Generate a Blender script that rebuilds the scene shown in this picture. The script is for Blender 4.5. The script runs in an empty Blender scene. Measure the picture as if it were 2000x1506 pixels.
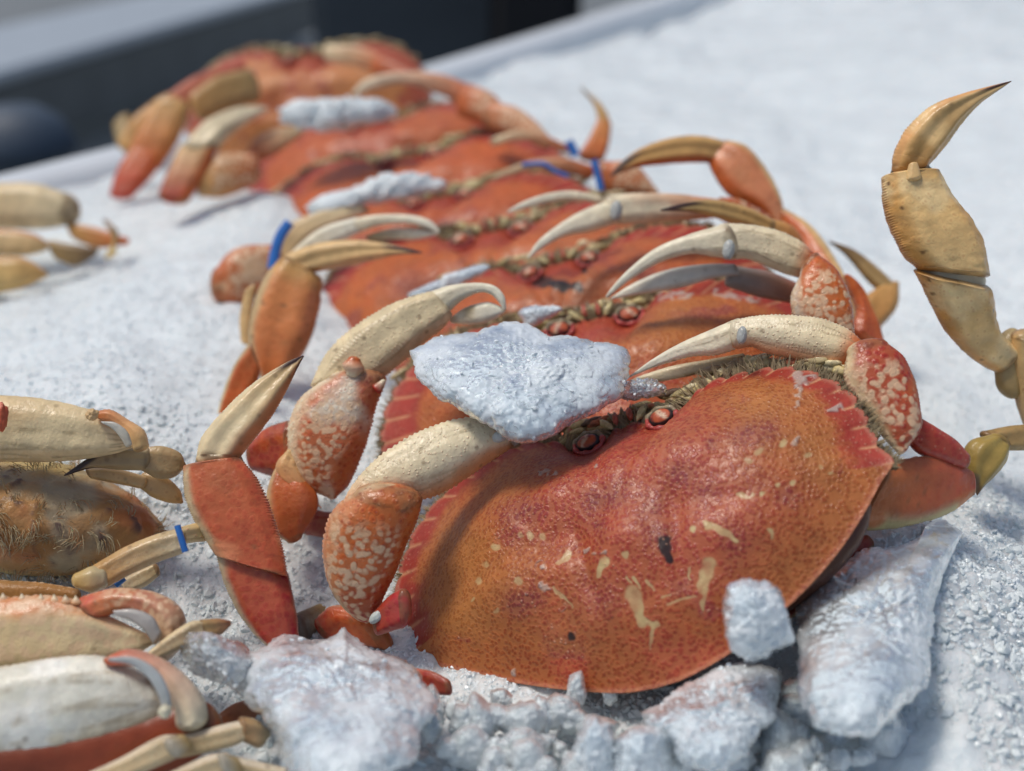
import bpy, math, random
import numpy as np
from mathutils import Vector, Matrix

random.seed(7); rng = np.random.default_rng(7)
R = math.radians
scene = bpy.context.scene
COL = scene.collection

# ------------------------------------------------------------------ camera
CAM = np.array([0.0, 0.0, 0.22]); PITCH = R(25); F = 2144.0
fwd = np.array([0, math.cos(PITCH), -math.sin(PITCH)])
rgt = np.array([1.0, 0, 0]); upv = np.array([0, math.sin(PITCH), math.cos(PITCH)])
cd = bpy.data.cameras.new("camera"); cam = bpy.data.objects.new("camera", cd); COL.objects.link(cam)
cam.location = CAM; cam.rotation_euler = (R(90) - PITCH, 0, 0)
cd.sensor_width = 36; cd.lens = 36 * F / 2000
cd.clip_start = 0.02; cd.clip_end = 200
cd.dof.use_dof = True; cd.dof.focus_distance = 0.375
cd.dof.aperture_fstop = (cd.lens / 1000) / 0.0074
scene.camera = cam

# ------------------------------------------------------------------ light
W = bpy.data.worlds.new("World"); scene.world = W; W.use_nodes = True
nt = W.node_tree; bg = nt.nodes["Background"]
SUN = Vector((-0.38, 0.02, 0.95)).normalized()
sky = nt.nodes.new("ShaderNodeTexSky"); sky.sky_type = 'NISHITA'; sky.sun_disc = False
sky.sun_elevation = math.asin(SUN.z); sky.sun_rotation = math.atan2(SUN.x, SUN.y)
sky.ozone_density = .6
sky.air_density = 1.0; sky.dust_density = 3.0
nt.links.new(sky.outputs[0], bg.inputs[0]); bg.inputs[1].default_value = 0.105
sd = bpy.data.lights.new("sun", 'SUN'); sd.energy = 2.1; sd.angle = R(14); sd.color = (1, .93, .84)
so = bpy.data.objects.new("sun", sd); COL.objects.link(so)
so.rotation_euler = SUN.to_track_quat('Z', 'Y').to_euler()
scene.view_settings.view_transform = 'Standard'; scene.view_settings.look = 'None'
scene.view_settings.exposure = -0.07; scene.view_settings.gamma = 1
scene.render.engine = 'CYCLES'
scene.cycles.use_denoising = True
scene.cycles.max_bounces = 8; scene.cycles.transmission_bounces = 6
scene.cycles.sample_clamp_indirect = 6

# ------------------------------------------------------------------ helpers
def P(x, y, d):
    x = np.asarray(x, float); y = np.asarray(y, float); d = np.asarray(d, float)
    a = (x - 1000) / F; b = (753 - y) / F
    return CAM + d[..., None] * (fwd + a[..., None] * rgt + b[..., None] * upv)

def proj(p):
    q = p - CAM; d = q @ fwd
    return 1000 + F * (q @ rgt) / d, 753 - F * (q @ upv) / d

def hsh(i, j, k, seed):
    n = (i * 374761393 + j * 668265263 + k * 2147483647 + seed * 1274126177) & 0xffffffff
    n = ((n ^ (n >> 13)) * 1274126177) & 0xffffffff
    n = ((n ^ (n >> 16)) * 2246822519) & 0xffffffff
    return ((n ^ (n >> 15)) & 0xffffff) / float(0xffffff)

def vnoise(p, sc, seed=0):
    q = p * sc + 1000.0; i = np.floor(q).astype(np.int64); f = q - i; f = f * f * (3 - 2 * f)
    out = 0
    for a in (0, 1):
        for b in (0, 1):
            for c in (0, 1):
                w = (f[:, 0] if a else 1 - f[:, 0]) * (f[:, 1] if b else 1 - f[:, 1]) * (f[:, 2] if c else 1 - f[:, 2])
                out = out + w * hsh(i[:, 0] + a, i[:, 1] + b, i[:, 2] + c, seed)
    return out * 2 - 1

def fbm(p, sc, o=4, seed=0, g=.5):
    s = 0; a = 1; t = 0
    for k in range(o):
        s = s + a * vnoise(p, sc, seed + k * 17); t += a; a *= g; sc *= 2.03
    return s / t

def worley(p, sc, seed=0):
    """distance to nearest jittered cell point, 3D"""
    q = p * sc + 1000.0; i = np.floor(q).astype(np.int64); best = np.full(len(p), 9.0); val = np.zeros(len(p))
    for a in (-1, 0, 1):
        for b in (-1, 0, 1):
            for c in (-1, 0, 1):
                ii = i + np.array([a, b, c])
                px = ii[:, 0] + hsh(ii[:, 0], ii[:, 1], ii[:, 2], seed)
                py = ii[:, 1] + hsh(ii[:, 0], ii[:, 1], ii[:, 2], seed + 5)
                pz = ii[:, 2] + hsh(ii[:, 0], ii[:, 1], ii[:, 2], seed + 9)
                d = (q[:, 0] - px) ** 2 + (q[:, 1] - py) ** 2 + (q[:, 2] - pz) ** 2
                m = d < best; best = np.where(m, d, best)
                val = np.where(m, hsh(ii[:, 0], ii[:, 1], ii[:, 2], seed + 13), val)
    return np.sqrt(best), val

def sstep(a, b, x):
    t = np.clip((x - a) / (b - a), 0, 1); return t * t * (3 - 2 * t)

def mixc(c, col, m):
    return c * (1 - m[:, None]) + np.asarray(col, float)[None, :] * m[:, None]

def mesh_obj(name, v, f, mat, parent=None, col=None, msk=None, origin=None, smooth=True):
    v = np.asarray(v, float)
    me = bpy.data.meshes.new(name)
    org = np.zeros(3) if origin is None else np.asarray(origin, float)
    vv = v - org
    me.vertices.add(len(vv)); me.vertices.foreach_set("co", vv.astype(np.float32).ravel())
    f = [np.asarray(x, np.int32).reshape(-1, n) for x, n in f if len(x)]
    tot = np.concatenate([x.ravel() for x in f]); cnt = np.concatenate([np.full(len(x), x.shape[1], np.int32) for x in f])
    me.loops.add(len(tot)); me.loops.foreach_set("vertex_index", tot)
    me.polygons.add(len(cnt)); st = np.concatenate([[0], np.cumsum(cnt)[:-1]]).astype(np.int32)
    me.polygons.foreach_set("loop_start", st)
    me.polygons.foreach_set("loop_total", cnt)
    me.polygons.foreach_set("use_smooth", np.full(len(cnt), smooth, bool))
    me.update(); me.validate()
    if col is not None:
        a = me.color_attributes.new("Col", 'FLOAT_COLOR', 'POINT')
        a.data.foreach_set("color", np.concatenate([np.clip(col, 0, 1), np.ones((len(v), 1))], 1).astype(np.float32).ravel())
    if msk is not None:
        a = me.color_attributes.new("Msk", 'FLOAT_COLOR', 'POINT')
        a.data.foreach_set("color", np.concatenate([np.clip(msk, 0, 1), np.ones((len(v), 1))], 1).astype(np.float32).ravel())
    me.materials.append(mat)
    o = bpy.data.objects.new(name, me); COL.objects.link(o)
    if parent is not None:
        o.parent = parent
        o.location = org - np.array(world_loc(parent))
    else:
        o.location = org
    return o

def world_loc(o):
    l = np.array(o.location)
    while o.parent:
        o = o.parent; l = l + np.array(o.location)
    return l

def empty(name, loc, label, cat, group=None):
    o = bpy.data.objects.new(name, None); COL.objects.link(o); o.location = loc; o.empty_display_size = .01
    o['label'] = label; o['category'] = cat
    if group: o['group'] = group
    return o

def tag(o, label=None, cat=None, group=None, kind=None):
    if label: o['label'] = label
    if cat: o['category'] = cat
    if group: o['group'] = group
    if kind: o['kind'] = kind
    return o

# ------------------------------------------------------------------ materials
def newmat(name):
    m = bpy.data.materials.new(name); m.use_nodes = True
    n = m.node_tree.nodes; l = m.node_tree.links; b = n["Principled BSDF"]
    return m, n, l, b

def nd(n, t, **k):
    x = n.new(t)
    for a, b in k.items(): setattr(x, a, b)
    return x

def shell_mat(name, dot=520, bead=330, rough=.50, bump=.35, cell=300):
    m, n, l, b = newmat(name)
    tc = nd(n, "ShaderNodeTexCoord")
    ac = nd(n, "ShaderNodeVertexColor", layer_name="Col"); am = nd(n, "ShaderNodeVertexColor", layer_name="Msk")
    sp = nd(n, "ShaderNodeSeparateColor"); l.new(am.outputs[0], sp.inputs[0])
    def math_(op, a, c, d=None):
        x = nd(n, "ShaderNodeMath", operation=op)
        for i, q in enumerate((a, c, d)):
            if q is None: continue
            if isinstance(q, (int, float)): x.inputs[i].default_value = q
            else: l.new(q, x.inputs[i])
        return x.outputs[0]
    def ramp(a, p0, p1):
        x = nd(n, "ShaderNodeMapRange", interpolation_type='SMOOTHSTEP'); l.new(a, x.inputs[0])
        x.inputs[1].default_value = p0; x.inputs[2].default_value = p1; return x.outputs[0]
    def mix(f, A, B, mode='MIX'):
        x = nd(n, "ShaderNodeMix", data_type='RGBA', blend_type=mode)
        l.new(f, x.inputs[0]) if not isinstance(f, float) else setattr(x.inputs[0], 'default_value', f)
        for i, q in ((6, A), (7, B)):
            if isinstance(q, tuple): x.inputs[i].default_value = (*q, 1)
            else: l.new(q, x.inputs[i])
        return x.outputs[2]
    no = nd(n, "ShaderNodeTexNoise"); l.new(tc.outputs[3], no.inputs[0]); no.inputs["Scale"].default_value = 140; no.inputs["Detail"].default_value = 5
    wp = nd(n, "ShaderNodeVectorMath", operation='MULTIPLY_ADD'); l.new(no.outputs[1], wp.inputs[0]); wp.inputs[1].default_value = (.0022,) * 3; l.new(tc.outputs[3], wp.inputs[2])
    v1 = nd(n, "ShaderNodeTexVoronoi"); l.new(wp.outputs[0], v1.inputs[0]); v1.inputs["Scale"].default_value = dot
    v2 = nd(n, "ShaderNodeTexVoronoi"); l.new(tc.outputs[3], v2.inputs[0]); v2.inputs["Scale"].default_value = bead
    v3 = nd(n, "ShaderNodeTexVoronoi", feature='SMOOTH_F1'); l.new(wp.outputs[0], v3.inputs[0]); v3.inputs["Scale"].default_value = cell
    n2 = nd(n, "ShaderNodeTexNoise"); l.new(tc.outputs[3], n2.inputs[0]); n2.inputs["Scale"].default_value = 900; n2.inputs["Detail"].default_value = 4
    # base with subtle variation
    var = math_('MULTIPLY_ADD', no.outputs[0], 0.7, 0.65)
    cb = nd(n, "ShaderNodeVectorMath", operation='SCALE'); l.new(ac.outputs[0], cb.inputs[0]); l.new(var, cb.inputs[3])
    # dark pores: dot centre dark, halo light
    d1 = math_('SUBTRACT', 1.0, ramp(v1.outputs[0], .10, .30))
    halo = math_('SUBTRACT', 1.0, ramp(v1.outputs[0], .35, .6))
    c = mix(math_('MULTIPLY', math_('MULTIPLY', math_('SUBTRACT', 1.0, halo), sp.outputs[0]), .30), cb.outputs[0], (.60, .27, .09))
    dd = nd(n, "ShaderNodeVectorMath", operation='MULTIPLY'); l.new(c, dd.inputs[0]); dd.inputs[1].default_value = (.66, .38, .34)
    c = mix(math_('MULTIPLY', d1, sp.outputs[0]), c, dd.outputs[0])
    # pale beads
    b2 = math_('SUBTRACT', 1.0, ramp(v2.outputs[0], .12, .30))
    bm = math_('MULTIPLY', b2, sp.outputs[1])
    c = mix(math_('MULTIPLY', bm, .6), c, (.72, .38, .24))
    # mottled cells
    nb = ramp(no.outputs[0], .38, .60); cellm = math_('MULTIPLY', math_('SUBTRACT', 1.0, ramp(math_('MULTIPLY_ADD', nb, .12, v3.outputs[0]), .36, .60)), sp.outputs[2])
    c = mix(math_('MULTIPLY', cellm, .85), c, (.76, .53, .33))
    l.new(c, b.inputs["Base Color"])
    rr = math_('MULTIPLY_ADD', no.outputs[0], .35, rough - .17); l.new(rr, b.inputs["Roughness"])
    b.inputs["Subsurface Weight"].default_value = .06; b.inputs["Subsurface Radius"].default_value = (.004, .0015, .0008); b.inputs["Subsurface Scale"].default_value = 1
    b.inputs["Coat Weight"].default_value = .28; b.inputs["Coat Roughness"].default_value = .16
    b.inputs["Specular IOR Level"].default_value = .35
    h = math_('MULTIPLY_ADD', bm, 1.2, math_('MULTIPLY', math_('MULTIPLY', halo, sp.outputs[0]), .5))
    h = math_('MULTIPLY_ADD', n2.outputs[0], .5, h)
    h = math_('MULTIPLY_ADD', no.outputs[0], 1.2, h)
    bu = nd(n, "ShaderNodeBump"); bu.inputs["Strength"].default_value = bump; bu.inputs["Distance"].default_value = .0006
    l.new(h, bu.inputs["Height"]); l.new(bu.outputs[0], b.inputs["Normal"]); l.new(bu.outputs[0], b.inputs["Coat Normal"])
    return m

M_SHELL = shell_mat("crab_shell", 680, 560, bump=.6)
M_LIMB = shell_mat("crab_limb", 430, 520, rough=.40, bump=.5, cell=470)
M_CLAW = shell_mat("crab_claw", 600, 640, rough=.45, bump=.8, cell=330)
M_FUZZ = shell_mat("crab_hairy_shell", 500, 500, rough=.8, bump=1.0)

def simple_mat(name, col, rough=.5, vcol=False, noise=0, nsc=200, bump=0, coat=0, sss=0, metallic=0):
    m, n, l, b = newmat(name)
    b.inputs["Base Color"].default_value = (*col, 1); b.inputs["Roughness"].default_value = rough
    b.inputs["Coat Weight"].default_value = coat; b.inputs["Metallic"].default_value = metallic
    tc = nd(n, "ShaderNodeTexCoord"); no = nd(n, "ShaderNodeTexNoise"); l.new(tc.outputs[3], no.inputs[0])
    no.inputs["Scale"].default_value = nsc; no.inputs["Detail"].default_value = 5
    mr = nd(n, "ShaderNodeMapRange"); l.new(no.outputs[0], mr.inputs[0]); mr.inputs[1].default_value = .25; mr.inputs[2].default_value = .75
    mr.inputs[3].default_value = 1 - noise; mr.inputs[4].default_value = 1 + noise
    sc_ = nd(n, "ShaderNodeVectorMath", operation='SCALE'); l.new(mr.outputs[0], sc_.inputs[3])
    if vcol:
        ac = nd(n, "ShaderNodeVertexColor", layer_name="Col"); l.new(ac.outputs[0], sc_.inputs[0])
    else: sc_.inputs[0].default_value = col
    l.new(sc_.outputs[0], b.inputs["Base Color"])
    if bump:
        bu = nd(n, "ShaderNodeBump"); bu.inputs["Strength"].default_value = bump; bu.inputs["Distance"].default_value = .3 / nsc
        l.new(no.outputs[0], bu.inputs["Height"]); l.new(bu.outputs[0], b.inputs["Normal"])
    if sss:
        b.inputs["Subsurface Weight"].default_value = sss; b.inputs["Subsurface Radius"].default_value = (.004, .003, .002); b.inputs["Subsurface Scale"].default_value = 1
    return m

M_HAIR = simple_mat("bristle", (.30, .24, .14), .7, noise=.4, nsc=300)
M_FACE = simple_mat("mouthpart", (.4, .3, .15), .5, vcol=True, noise=.45, nsc=500, bump=.5, coat=.2)
M_EYE = simple_mat("eye", (.4, .1, .03), .5, vcol=True, noise=.2, nsc=400, bump=.4, coat=.05)
M_BAND = simple_mat("blue_rubber", (.03, .17, .55), .45, noise=.15, nsc=150, bump=.1)

def ice_mat(name, base=(.77, .83, .845), rim=False, trans=.15, sss=.6, rough=.22, sc=1.0, bump=.6, clear=0.0):
    m, n, l, b = newmat(name)
    tc = nd(n, "ShaderNodeTexCoord")
    n1 = nd(n, "ShaderNodeTexNoise"); l.new(tc.outputs[3], n1.inputs[0]); n1.inputs["Scale"].default_value = 260 * sc; n1.inputs["Detail"].default_value = 6; n1.inputs["Roughness"].default_value = .65
    v = nd(n, "ShaderNodeTexVoronoi"); l.new(tc.outputs[3], v.inputs[0]); v.inputs["Scale"].default_value = 480 * sc
    v2 = nd(n, "ShaderNodeTexVoronoi"); l.new(tc.outputs[3], v2.inputs[0]); v2.inputs["Scale"].default_value = 1100 * sc
    n3 = nd(n, "ShaderNodeTexNoise"); l.new(tc.outputs[3], n3.inputs[0]); n3.inputs["Scale"].default_value = 55 * sc; n3.inputs["Detail"].default_value = 4
    b.inputs["Base Color"].default_value = (*base, 1)
    mc = nd(n, "ShaderNodeMix", data_type='RGBA'); l.new(n3.outputs[0], mc.inputs[0])
    mc.inputs[6].default_value = (base[0] * .86, base[1] * .88, base[2] * .9, 1); mc.inputs[7].default_value = (*[min(1, x * 1.06) for x in base], 1)
    l.new(mc.outputs[2], b.inputs["Base Color"])
    b.inputs["IOR"].default_value = 1.31; b.inputs["Specular IOR Level"].default_value = .4
    mr = nd(n, "ShaderNodeMapRange"); l.new(n1.outputs[0], mr.inputs[0]); mr.inputs[1].default_value = .35; mr.inputs[2].default_value = .65
    mr.inputs[3].default_value = rough * .4; mr.inputs[4].default_value = rough * 2; l.new(mr.outputs[0], b.inputs["Roughness"])
    tr = nd(n, "ShaderNodeMapRange"); l.new(n3.outputs[0], tr.inputs[0]); tr.inputs[1].default_value = .40; tr.inputs[2].default_value = .62
    tr.inputs[3].default_value = min(.97, trans * 1.7); tr.inputs[4].default_value = trans * (.4 if trans < .5 else .72)
    if rim:
        va = nd(n, "ShaderNodeVertexColor", layer_name="Col"); sx = nd(n, "ShaderNodeSeparateColor"); l.new(va.outputs[0], sx.inputs[0])
        ra = nd(n, "ShaderNodeMath", operation='MULTIPLY_ADD'); l.new(sx.outputs[0], ra.inputs[0]); ra.inputs[1].default_value = .75; l.new(tr.outputs[0], ra.inputs[2]); ra.use_clamp = True
        l.new(ra.outputs[0], b.inputs["Transmission Weight"])
    else: l.new(tr.outputs[0], b.inputs["Transmission Weight"])
    b.inputs["Subsurface Weight"].default_value = sss; b.inputs["Subsurface Radius"].default_value = (.8, .95, 1.0); b.inputs["Subsurface Scale"].default_value = .007
    mm = nd(n, "ShaderNodeMath", operation='MULTIPLY_ADD'); l.new(v.outputs[0], mm.inputs[0]); mm.inputs[1].default_value = .9; l.new(n1.outputs[0], mm.inputs[2])
    m2 = nd(n, "ShaderNodeMath", operation='MULTIPLY_ADD'); l.new(v2.outputs[0], m2.inputs[0]); m2.inputs[1].default_value = .35; l.new(mm.outputs[0], m2.inputs[2])
    bu = nd(n, "ShaderNodeBump"); bu.inputs["Strength"].default_value = bump; bu.inputs["Distance"].default_value = .0014 / sc
    l.new(m2.outputs[0], bu.inputs["Height"]); l.new(bu.outputs[0], b.inputs["Normal"])
    return m

M_ICE = ice_mat("crushed_ice", trans=0, sss=.8, bump=.42, rough=.16, sc=1.3)
M_CHUNK = ice_mat("ice_chunk", base=(.86, .93, .985), trans=.5, sss=0, rough=.34, sc=1.2, bump=.13)
M_GRAIN = ice_mat("ice_grain", base=(.79, .85, .87), trans=.0, sss=0, rough=.12, bump=.12)
M_GRAIN2 = ice_mat("grey_ice_grain", base=(.72, .78, .79), trans=.0, sss=0, rough=.12, bump=.12)
M_GREY = ice_mat("grey_slush", base=(.80, .85, .86), trans=.45, sss=0, rough=.2, sc=.8, bump=.3)
M_CLEAR = ice_mat("clear_ice", base=(.84, .88, .90), trans=.7, sss=.2, rough=.10, bump=.5)

# ------------------------------------------------------------------ setting
ICE_Z = 0.0
MOUNDS = []   # (x, y, radius, height)
def mound(px, py, d, rad, dz=0):
    p = P(px, py, d); MOUNDS.append((p[0], p[1], rad, p[2] + dz))

def ice_height(x, y, fine=True):
    p = np.stack([x, y, np.zeros_like(x)], 1)
    z = 0.010 * fbm(p, 14, 3, 3) + .055 * sstep(.45, 1.3, y) * 0
    z = z - .020 * (1 - sstep(.33, .43, y - .25 * x)) 
    z = z + .045 * sstep(.12, .5, x - .12) * sstep(.3, .9, y)
    for (mx, my, r, h) in MOUNDS:
        w = np.exp(-((x - mx) ** 2 + (y - my) ** 2) / (r * r)); z = z * (1 - w) + h * w
    if fine:
        w1, _ = worley(p, 75, 4); w2, _ = worley(p, 190, 8)
        near = 1 - sstep(.30, .42, y - .1 * x)
        lump = .35 + .65 * sstep(-.35, .45, fbm(p, 22, 2, 55)) 
        z = z + (.0040 * (0.5 - w1)) * (.12 + 1.0 * near) * lump + .0024 * (.5 - w2) * (.22 + .8 * near) + .0009 * fbm(p, 260, 3, 9) + .0035 * fbm(p, 38, 3, 21)
    return z

def lump_blob(n_lat, n_lon):
    th = np.linspace(0, math.pi, n_lat); ph = np.linspace(0, 2 * math.pi, n_lon, endpoint=False)
    T, Ph = np.meshgrid(th, ph, indexing='ij')
    v = np.stack([np.sin(T) * np.cos(Ph), np.sin(T) * np.sin(Ph), np.cos(T)], -1).reshape(-1, 3)
    i, j = np.meshgrid(np.arange(n_lat - 1), np.arange(n_lon), indexing='ij')
    a = i * n_lon + j; b = i * n_lon + (j + 1) % n_lon
    f = np.stack([a, a + n_lon, b + n_lon, b], -1).reshape(-1, 4)
    return v, f

# ------------------------------------------------------------------ limb segments
def resamp(pts, n):
    p = np.array(pts, float)
    if len(p) == 2: p = np.array([p[0], (p[0] + p[1]) / 2, p[1]])
    t = np.concatenate([[0], np.cumsum(np.linalg.norm(np.diff(p, axis=0), axis=1))]); t /= t[-1]
    q = np.vstack([2 * p[0] - p[1], p, 2 * p[-1] - p[-2]])
    out = []
    for s in np.linspace(0, 1, n):
        k = min(max(np.searchsorted(t, s, side='right') - 1, 0), len(p) - 2)
        u = (s - t[k]) / max(t[k + 1] - t[k], 1e-9)
        a, b, c, d = q[k], q[k + 1], q[k + 2], q[k + 3]
        out.append(.5 * (2 * b + (c - a) * u + (2 * a - 5 * b + 4 * c - d) * u * u + (3 * b - a - 3 * c + d) * u ** 3))
    return np.array(out)

CREAM = (.74, .61, .37); CREAM2 = (.80, .71, .50); WHITE = (.82, .79, .64); ORANGE = (.53, .11, .018); RED = (.40, .035, .016)
DKRED = (.26, .03, .025); TAN = (.60, .34, .11); TAN2 = (.70, .47, .21); OLIVE = (.36, .25, .10); PINK = (.60, .20, .075); GREY = (.42, .44, .42)
BROWN = (.16, .08, .03)

DOFF = 0.0
def seg(parent, name, L, Rr, d0, d1, pal, thick=.62, mat=None, n=90, m=36, cap0=.5, cap1=.5, tub=0, tubrows=(0., math.pi), tubamp=.05,
        ridge=.05, nridge=3, specks=.5, dots=.0, beads=.0, mott=0., dm=None, keel=0., spread=0.9, label=None, roughn=.009, seed=None, endcol=None):
    """A shell segment between two traced edges; pal = dict(a=,b=,e0=,e1=,tip=)"""
    if seed is None: seed = (abs(int(L[0][0] * 3 + L[0][1] * 7 + d0 * 1000))) % 9973
    if tub and min(d0, d1) < .45: n = max(n, int(tub * 7.5)); m = 128 if len(tubrows) > 2 else max(m, 48)
    l2 = resamp(L, n); r2 = resamp(Rr, n); s = np.linspace(0, 1, n)
    dd = d0 + (d1 - d0) * s
    dd = dd + DOFF
    if dm is not None: dd = dd + (dm - (d0 + d1) / 2) * 4 * s * (1 - s)
    A = P(l2[:, 0], l2[:, 1], dd); B = P(r2[:, 0], r2[:, 1], dd)
    c = (A + B) / 2; h = (B - A) / 2; hl = np.linalg.norm(h, axis=1, keepdims=True)
    hl = np.maximum(hl, 1e-5)
    t = np.gradient(c, axis=0); t /= np.maximum(np.linalg.norm(t, axis=1, keepdims=True), 1e-9)
    nn = np.cross(h, t); nn /= np.maximum(np.linalg.norm(nn, axis=1, keepdims=True), 1e-9)
    nn = np.where((nn @ fwd)[:, None] > 0, -nn, nn)
    wmax = hl.max()
    thk = thick * (hl * .75 + .25 * np.minimum(hl * 1.6, wmax))
    # caps
    K = 5
    rings_c, rings_h, rings_n, rings_s = [], [], [], []
    if cap0 > 0:
        for k in range(K):
            a = (math.pi / 2) * (1 - (k + .15) / K)
            rings_c.append(c[0] - t[0] * hl[0] * cap0 * math.sin(a)); rings_h.append(h[0] * math.cos(a)); rings_n.append(nn[0] * thk[0] * math.cos(a)); rings_s.append(0)
    for i in range(n):
        rings_c.append(c[i]); rings_h.append(h[i]); rings_n.append(nn[i] * thk[i]); rings_s.append(s[i])
    if cap1 > 0:
        for k in range(K - 1, -1, -1):
            a = (math.pi / 2) * (1 - (k + .15) / K)
            rings_c.append(c[-1] + t[-1] * hl[-1] * cap1 * math.sin(a)); rings_h.append(h[-1] * math.cos(a)); rings_n.append(nn[-1] * thk[-1] * math.cos(a)); rings_s.append(1)
    C = np.array(rings_c); H = np.array(rings_h); N = np.array(rings_n); S = np.array(rings_s, float); n2 = len(S)
    th = np.linspace(0, 2 * math.pi, m, endpoint=False)
    ct = np.sign(np.cos(th)) * np.abs(np.cos(th)) ** spread; st = np.sign(np.sin(th)) * np.abs(np.sin(th)) ** spread
    SS, TT = np.meshgrid(S, th, indexing='ij')
    rad = 1 + ridge * np.cos(nridge * 2 * TT) * np.sin(TT) ** 2 * (SS > 0) * (SS < 1)
    tm = np.zeros_like(rad); td = np.zeros_like(rad)
    if tub:
        env = sstep(0, .04, SS) * (1 - sstep(.96, 1, SS))
        for r_ in tubrows:
            dth = np.abs((TT - r_ + math.pi) % (2 * math.pi) - math.pi)
            jit = .5 + .5 * hsh(np.floor(SS * tub).astype(np.int64), np.full(SS.shape, int(r_ * 50)), 0 * SS.astype(np.int64), seed)
            inn = 0 if r_ in (0., math.pi) else 1
            tn = tub * (1.1 if inn else 1); ph_ = SS * tn + r_ * 3.3 + .35 * vnoise(np.stack([SS.ravel() * 14, TT.ravel() * 0 + r_, SS.ravel() * 0], 1), 1, seed).reshape(SS.shape)
            dth = dth + inn * .10 * np.sin(SS * 9 + r_)
            if inn: td = np.maximum(td, np.exp(-((dth - .09) / .06) ** 2) * env)
            tm = np.maximum(tm, (.55 if inn else 1) * np.exp(-(dth / (.055 if inn else .17)) ** 2) * np.sin(math.pi * (ph_ % 1)) ** 2 * env * jit)
        rad = rad + tubamp * tm
    V = C[:, None, :] + H[:, None, :] * (ct[None, :, None] * rad[..., None]) + N[:, None, :] * (st[None, :, None] * rad[..., None])
    if keel: V = V + N[:, None, :] * (keel * np.exp(-((th - math.pi / 2) / .25) ** 2))[None, :, None]
    V = V.reshape(-1, 3)
    dirs = V - np.repeat(C, m, axis=0)
    V = V + dirs * (roughn * 4 * fbm(V, 90, 3, seed))[:, None] + dirs * (roughn * 1.5 * vnoise(V, 500, seed + 3))[:, None]
    s_ = SS.ravel(); th_ = TT.ravel(); co = np.cos(th_); nz = fbm(V, 60, 4, seed + 1); nz2 = fbm(V, 200, 3, seed + 2)
    col = np.tile(np.array(pal['a'], float), (len(V), 1)) * (1 - s_[:, None]) + np.array(pal.get('b', pal['a']), float) * s_[:, None]
    if 'c' in pal:   # streak colour through the middle, noisy
        col = mixc(col, pal['c'], sstep(.1, .7, nz * 1.3 + .45 - np.abs(co - .1) * .8) * .9)
    if 'e0' in pal: col = mixc(col, pal['e0'], sstep(.25, .85, co + nz * .3))
    if 'e1' in pal: col = mixc(col, pal['e1'], sstep(.45, .9, -co + nz * .3))
    if 'patch' in pal: col = mixc(col, pal['patch'], sstep(.1, .35, nz + .0) * .8)
    if 's0' in pal: col = mixc(col, pal['s0'], 1 - sstep(.0, .22, s_ + nz * .12))
    if 's1' in pal: col = mixc(col, pal['s1'], sstep(.78, 1., s_ + nz * .12))
    col = col * (1 + .16 * nz + .14 * nz2)[:, None]
    col = mixc(col, (.72, .62, .46), tm.ravel() * .65)
    col = mixc(col, (.30, .22, .11), td.ravel() * sstep(-.15, .35, nz2) * .55)
    if specks:
        w, val = worley(V, 210, seed + 31); col = mixc(col, (.13, .07, .03), (1 - sstep(.10, .26, w)) * (val > .72) * specks)
        g = sstep(.25, .6, fbm(V, 110, 3, seed + 41)); col = mixc(col, (.28, .19, .08), g * .35 * specks)
    if n > 40: col = mixc(col, (.17, .10, .045), (1 - sstep(.0, .05, s_ + .03 * nz) + sstep(.955, 1., s_ + .03 * nz) * ('tip' not in pal)) * sstep(-.3, .5, nz2 + .1) * .75)
    if 'tip' in pal:
        a0 = pal.get('tip0', .72); col = mixc(col, pal['tip'], sstep(a0, a0 + .14, s_ + .05 * nz + .10 * np.cos(3 * th_)))
    if endcol is not None: col = mixc(col, endcol, (s_ >= 1) * 1.0)
    ms = np.stack([dots * np.ones(len(V)), beads * np.ones(len(V)), np.zeros(len(V))], 1)
    if mott:
        ms[:, 2] = mott * sstep(-.35, .05, fbm(V, 45, 2, seed + 5) + .35 - 1.2 * np.maximum(co - .1, 0)) * sstep(.08, .3, s_)
    i, j = np.meshgrid(np.arange(n2 - 1), np.arange(m), indexing='ij')
    a = i * m + j; b = i * m + (j + 1) % m
    f = np.stack([a, b, b + m, a + m], -1).reshape(-1, 4)
    V = np.vstack([V, C[0], C[-1]]); k = len(V); jj = np.arange(m); j1 = (jj + 1) % m
    f3 = np.vstack([np.stack([np.full(m, k - 2), j1, jj], 1), np.stack([np.full(m, k - 1), (n2 - 1) * m + jj, (n2 - 1) * m + j1], 1)])
    col = np.vstack([col, col[0], col[-1] if endcol is None else endcol]); ms = np.vstack([ms, ms[0], ms[-1]])
    o = mesh_obj(name, V, [(f, 4), (f3, 3)], mat or M_LIMB, parent, col, ms, origin=C[len(C) // 2])
    if label: o['label'] = label
    return o

def bead(parent, name, px, py, d, rpx, col, sq=(1, 1, 1), mat=None, rot=0, noise=.1, seed=1, label=None, n=20):
    v, f = lump_blob(n, n * 2); d = d + DOFF; rr = rpx * d / F
    ca, sa = math.cos(rot), math.sin(rot)
    ex = rgt * ca + upv * sa; ey = -rgt * sa + upv * ca
    v = v * (1 + noise * fbm(v, 2.5, 3, seed))[:, None]
    c = P(px, py, d)
    V = c + rr * (v[:, :1] * sq[0] * ex + v[:, 1:2] * sq[1] * ey - v[:, 2:] * sq[2] * fwd)
    cc = np.tile(np.array(col, float), (len(V), 1)) * (1 + .25 * fbm(V, 300, 3, seed))[:, None]
    o = mesh_obj(name, V, [(f, 4)], mat or M_LIMB, parent, cc, np.zeros((len(V), 3)), origin=c)
    if label: o['label'] = label
    return o

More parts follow.
